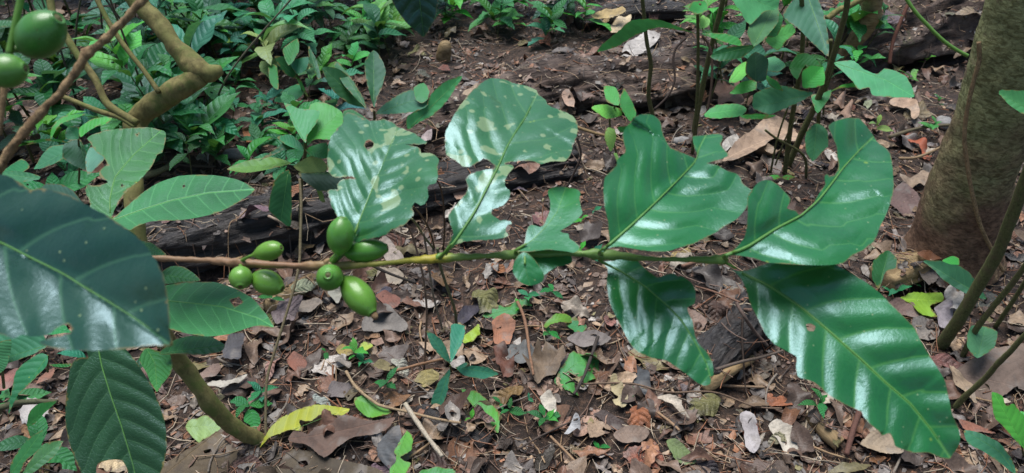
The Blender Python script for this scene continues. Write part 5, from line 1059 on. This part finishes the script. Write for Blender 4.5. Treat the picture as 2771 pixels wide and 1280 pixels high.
for i, (x, y) in enumerate(z6((345,600),(543,660),(500,620),(1215,860),(1250,900),(30,840),(1065,930),(75,345),(650,770)) + z7((60,830),(160,950),(130,960),(415,1085),(370,130),(325,110),(580,810),(160,520),(40,340),(10,380),(165,310)) + z3((170,170),(390,1075),(330,1130)) + z8((240,880),(740,260),(650,300))): plant(x, y, .012 + .01 * (i % 3), .022 + .006 * (i % 3), 2 + i % 3, TON[(1, 2, 3, 1)[i % 4]][1], f'tiny {TON[(1, 2, 3, 1)[i % 4]][0]} sprout', 9000 + i, 'tiny sprouts scattered in the litter')
for i, (x, y, h, l) in enumerate([(680, 1120, .03, .06), (1470, 120, .05, .08), (1385, 100, .06, .08), (150, 700, .1, .1), (40, 620, .12, .1)]): plant(x, y, h, l, 4, TON[1 + i % 3][1], f'small {TON[1 + i % 3][0]} seedling', 9500 + i, 'tiny sprouts scattered in the litter')
region(12, (430, 330, 860, 520), (.04, .14), (.05, .11), (4, 8), [0, 1, 2], 8, 'small seedlings between the shrub and the log', 75)
region(7, (-20, 380, 420, 620), (.08, .2), (.08, .12), (5, 8), [0, 1, 2], 9, 'understory seedlings crowding the upper left', 75)
region(7, (0, 900, 480, 1250), (.03, .10), (.05, .09), (3, 6), [0, 1, 2], 10, 'small seedlings near the shrub foot', 80)
# thin bare stems in the upper left thicket
for i in range(16):
    x, y = rg.uniform(0, 760), rg.uniform(150, 420); p = hit(x, y)[0]; H = rg.uniform(.4, .9); q = Vector((rg.uniform(-.45, .45), rg.uniform(-.2, .2), 0)); c = rg.choice([(.14,.12,.08), (.07,.06,.05), (.22,.20,.14)])
    t = project(p + q * .3 + Vector((0, 0, H * .3))); lab = where(t[0], t[1], 'thin bare stem')
    if lab: stick('bare_sapling', lab, 'sapling', [p, p + q * .3 + Vector((0, 0, H * .4)), p + q + Vector((0, 0, H))], [.004, .003, .0025], M['twig'], .15, 40, 6, color=c, group='thin bare stems in the upper left thicket')

# ------------------------------------------------------------------ unseen foliage added overhead, its gaps there for patchy light and reflections
def unseen_canopy():
    V = []; Fc = []; rg = random.Random(3); N = 0
    for _ in range(420):
        a = rg.uniform(0, 6.28); r = 16 * math.sqrt(rg.random()); cx, cy, cz = r * math.cos(a), 2 + r * math.sin(a), rg.uniform(4.5, 9) - r * .12
        if noise.noise(Vector((cx * .28, cy * .28, 1.7))) < .13: continue
        for k in range(26):
            p = Vector((cx + rg.gauss(0, .7), cy + rg.gauss(0, .7), cz + rg.gauss(0, .35))); u = Vector((rg.gauss(0, 1), rg.gauss(0, 1), rg.gauss(0, .4))).normalized(); v = u.orthogonal().normalized(); s = rg.uniform(.18, .38); b = len(V)
            V += [tuple(p - u * s), tuple(p + v * s * .4), tuple(p + u * s), tuple(p - v * s * .4)]; Fc.append((b, b + 1, b + 2, b + 3))
    o = mk('unseen_canopy', V, Fc, M['live'], origin=(0, 0, 0), color=(.04, .14, .04), smooth=False); tag(o, 'unseen dark foliage added overhead, with gaps for patchy light and reflections', 'unseen_canopy', kind='stuff')
unseen_canopy()

# ------------------------------------------------------------------ light
w = bpy.data.worlds.new('World'); sc.world = w; w.use_nodes = True; nt = w.node_tree
EL, AZ = 73, -25
sky = nt.nodes.new('ShaderNodeTexSky'); sky.sky_type = 'NISHITA'; sky.sun_disc = False; sky.sun_elevation = R(EL); sky.sun_rotation = R(AZ); sky.dust_density = 2.0; sky.air_density = 1.0
bg = nt.nodes['Background']; nt.links.new(sky.outputs[0], bg.inputs[0]); bg.inputs[1].default_value = .15
sl = bpy.data.lights.new('sun', 'SUN'); sl.energy = 5; sl.angle = R(38); sl.color = (1, .985, .96)
so = bpy.data.objects.new('sun', sl); COL.objects.link(so)
sd_ = Vector((math.sin(R(AZ)) * math.cos(R(EL)), math.cos(R(AZ)) * math.cos(R(EL)), math.sin(R(EL))))
so.rotation_euler = (-sd_).to_track_quat('-Z', 'Y').to_euler(); so.location = (0, 0, 8)
sc.view_settings.view_transform = 'Standard'; sc.view_settings.look = 'None'; sc.view_settings.exposure = 0; sc.view_settings.gamma = 1
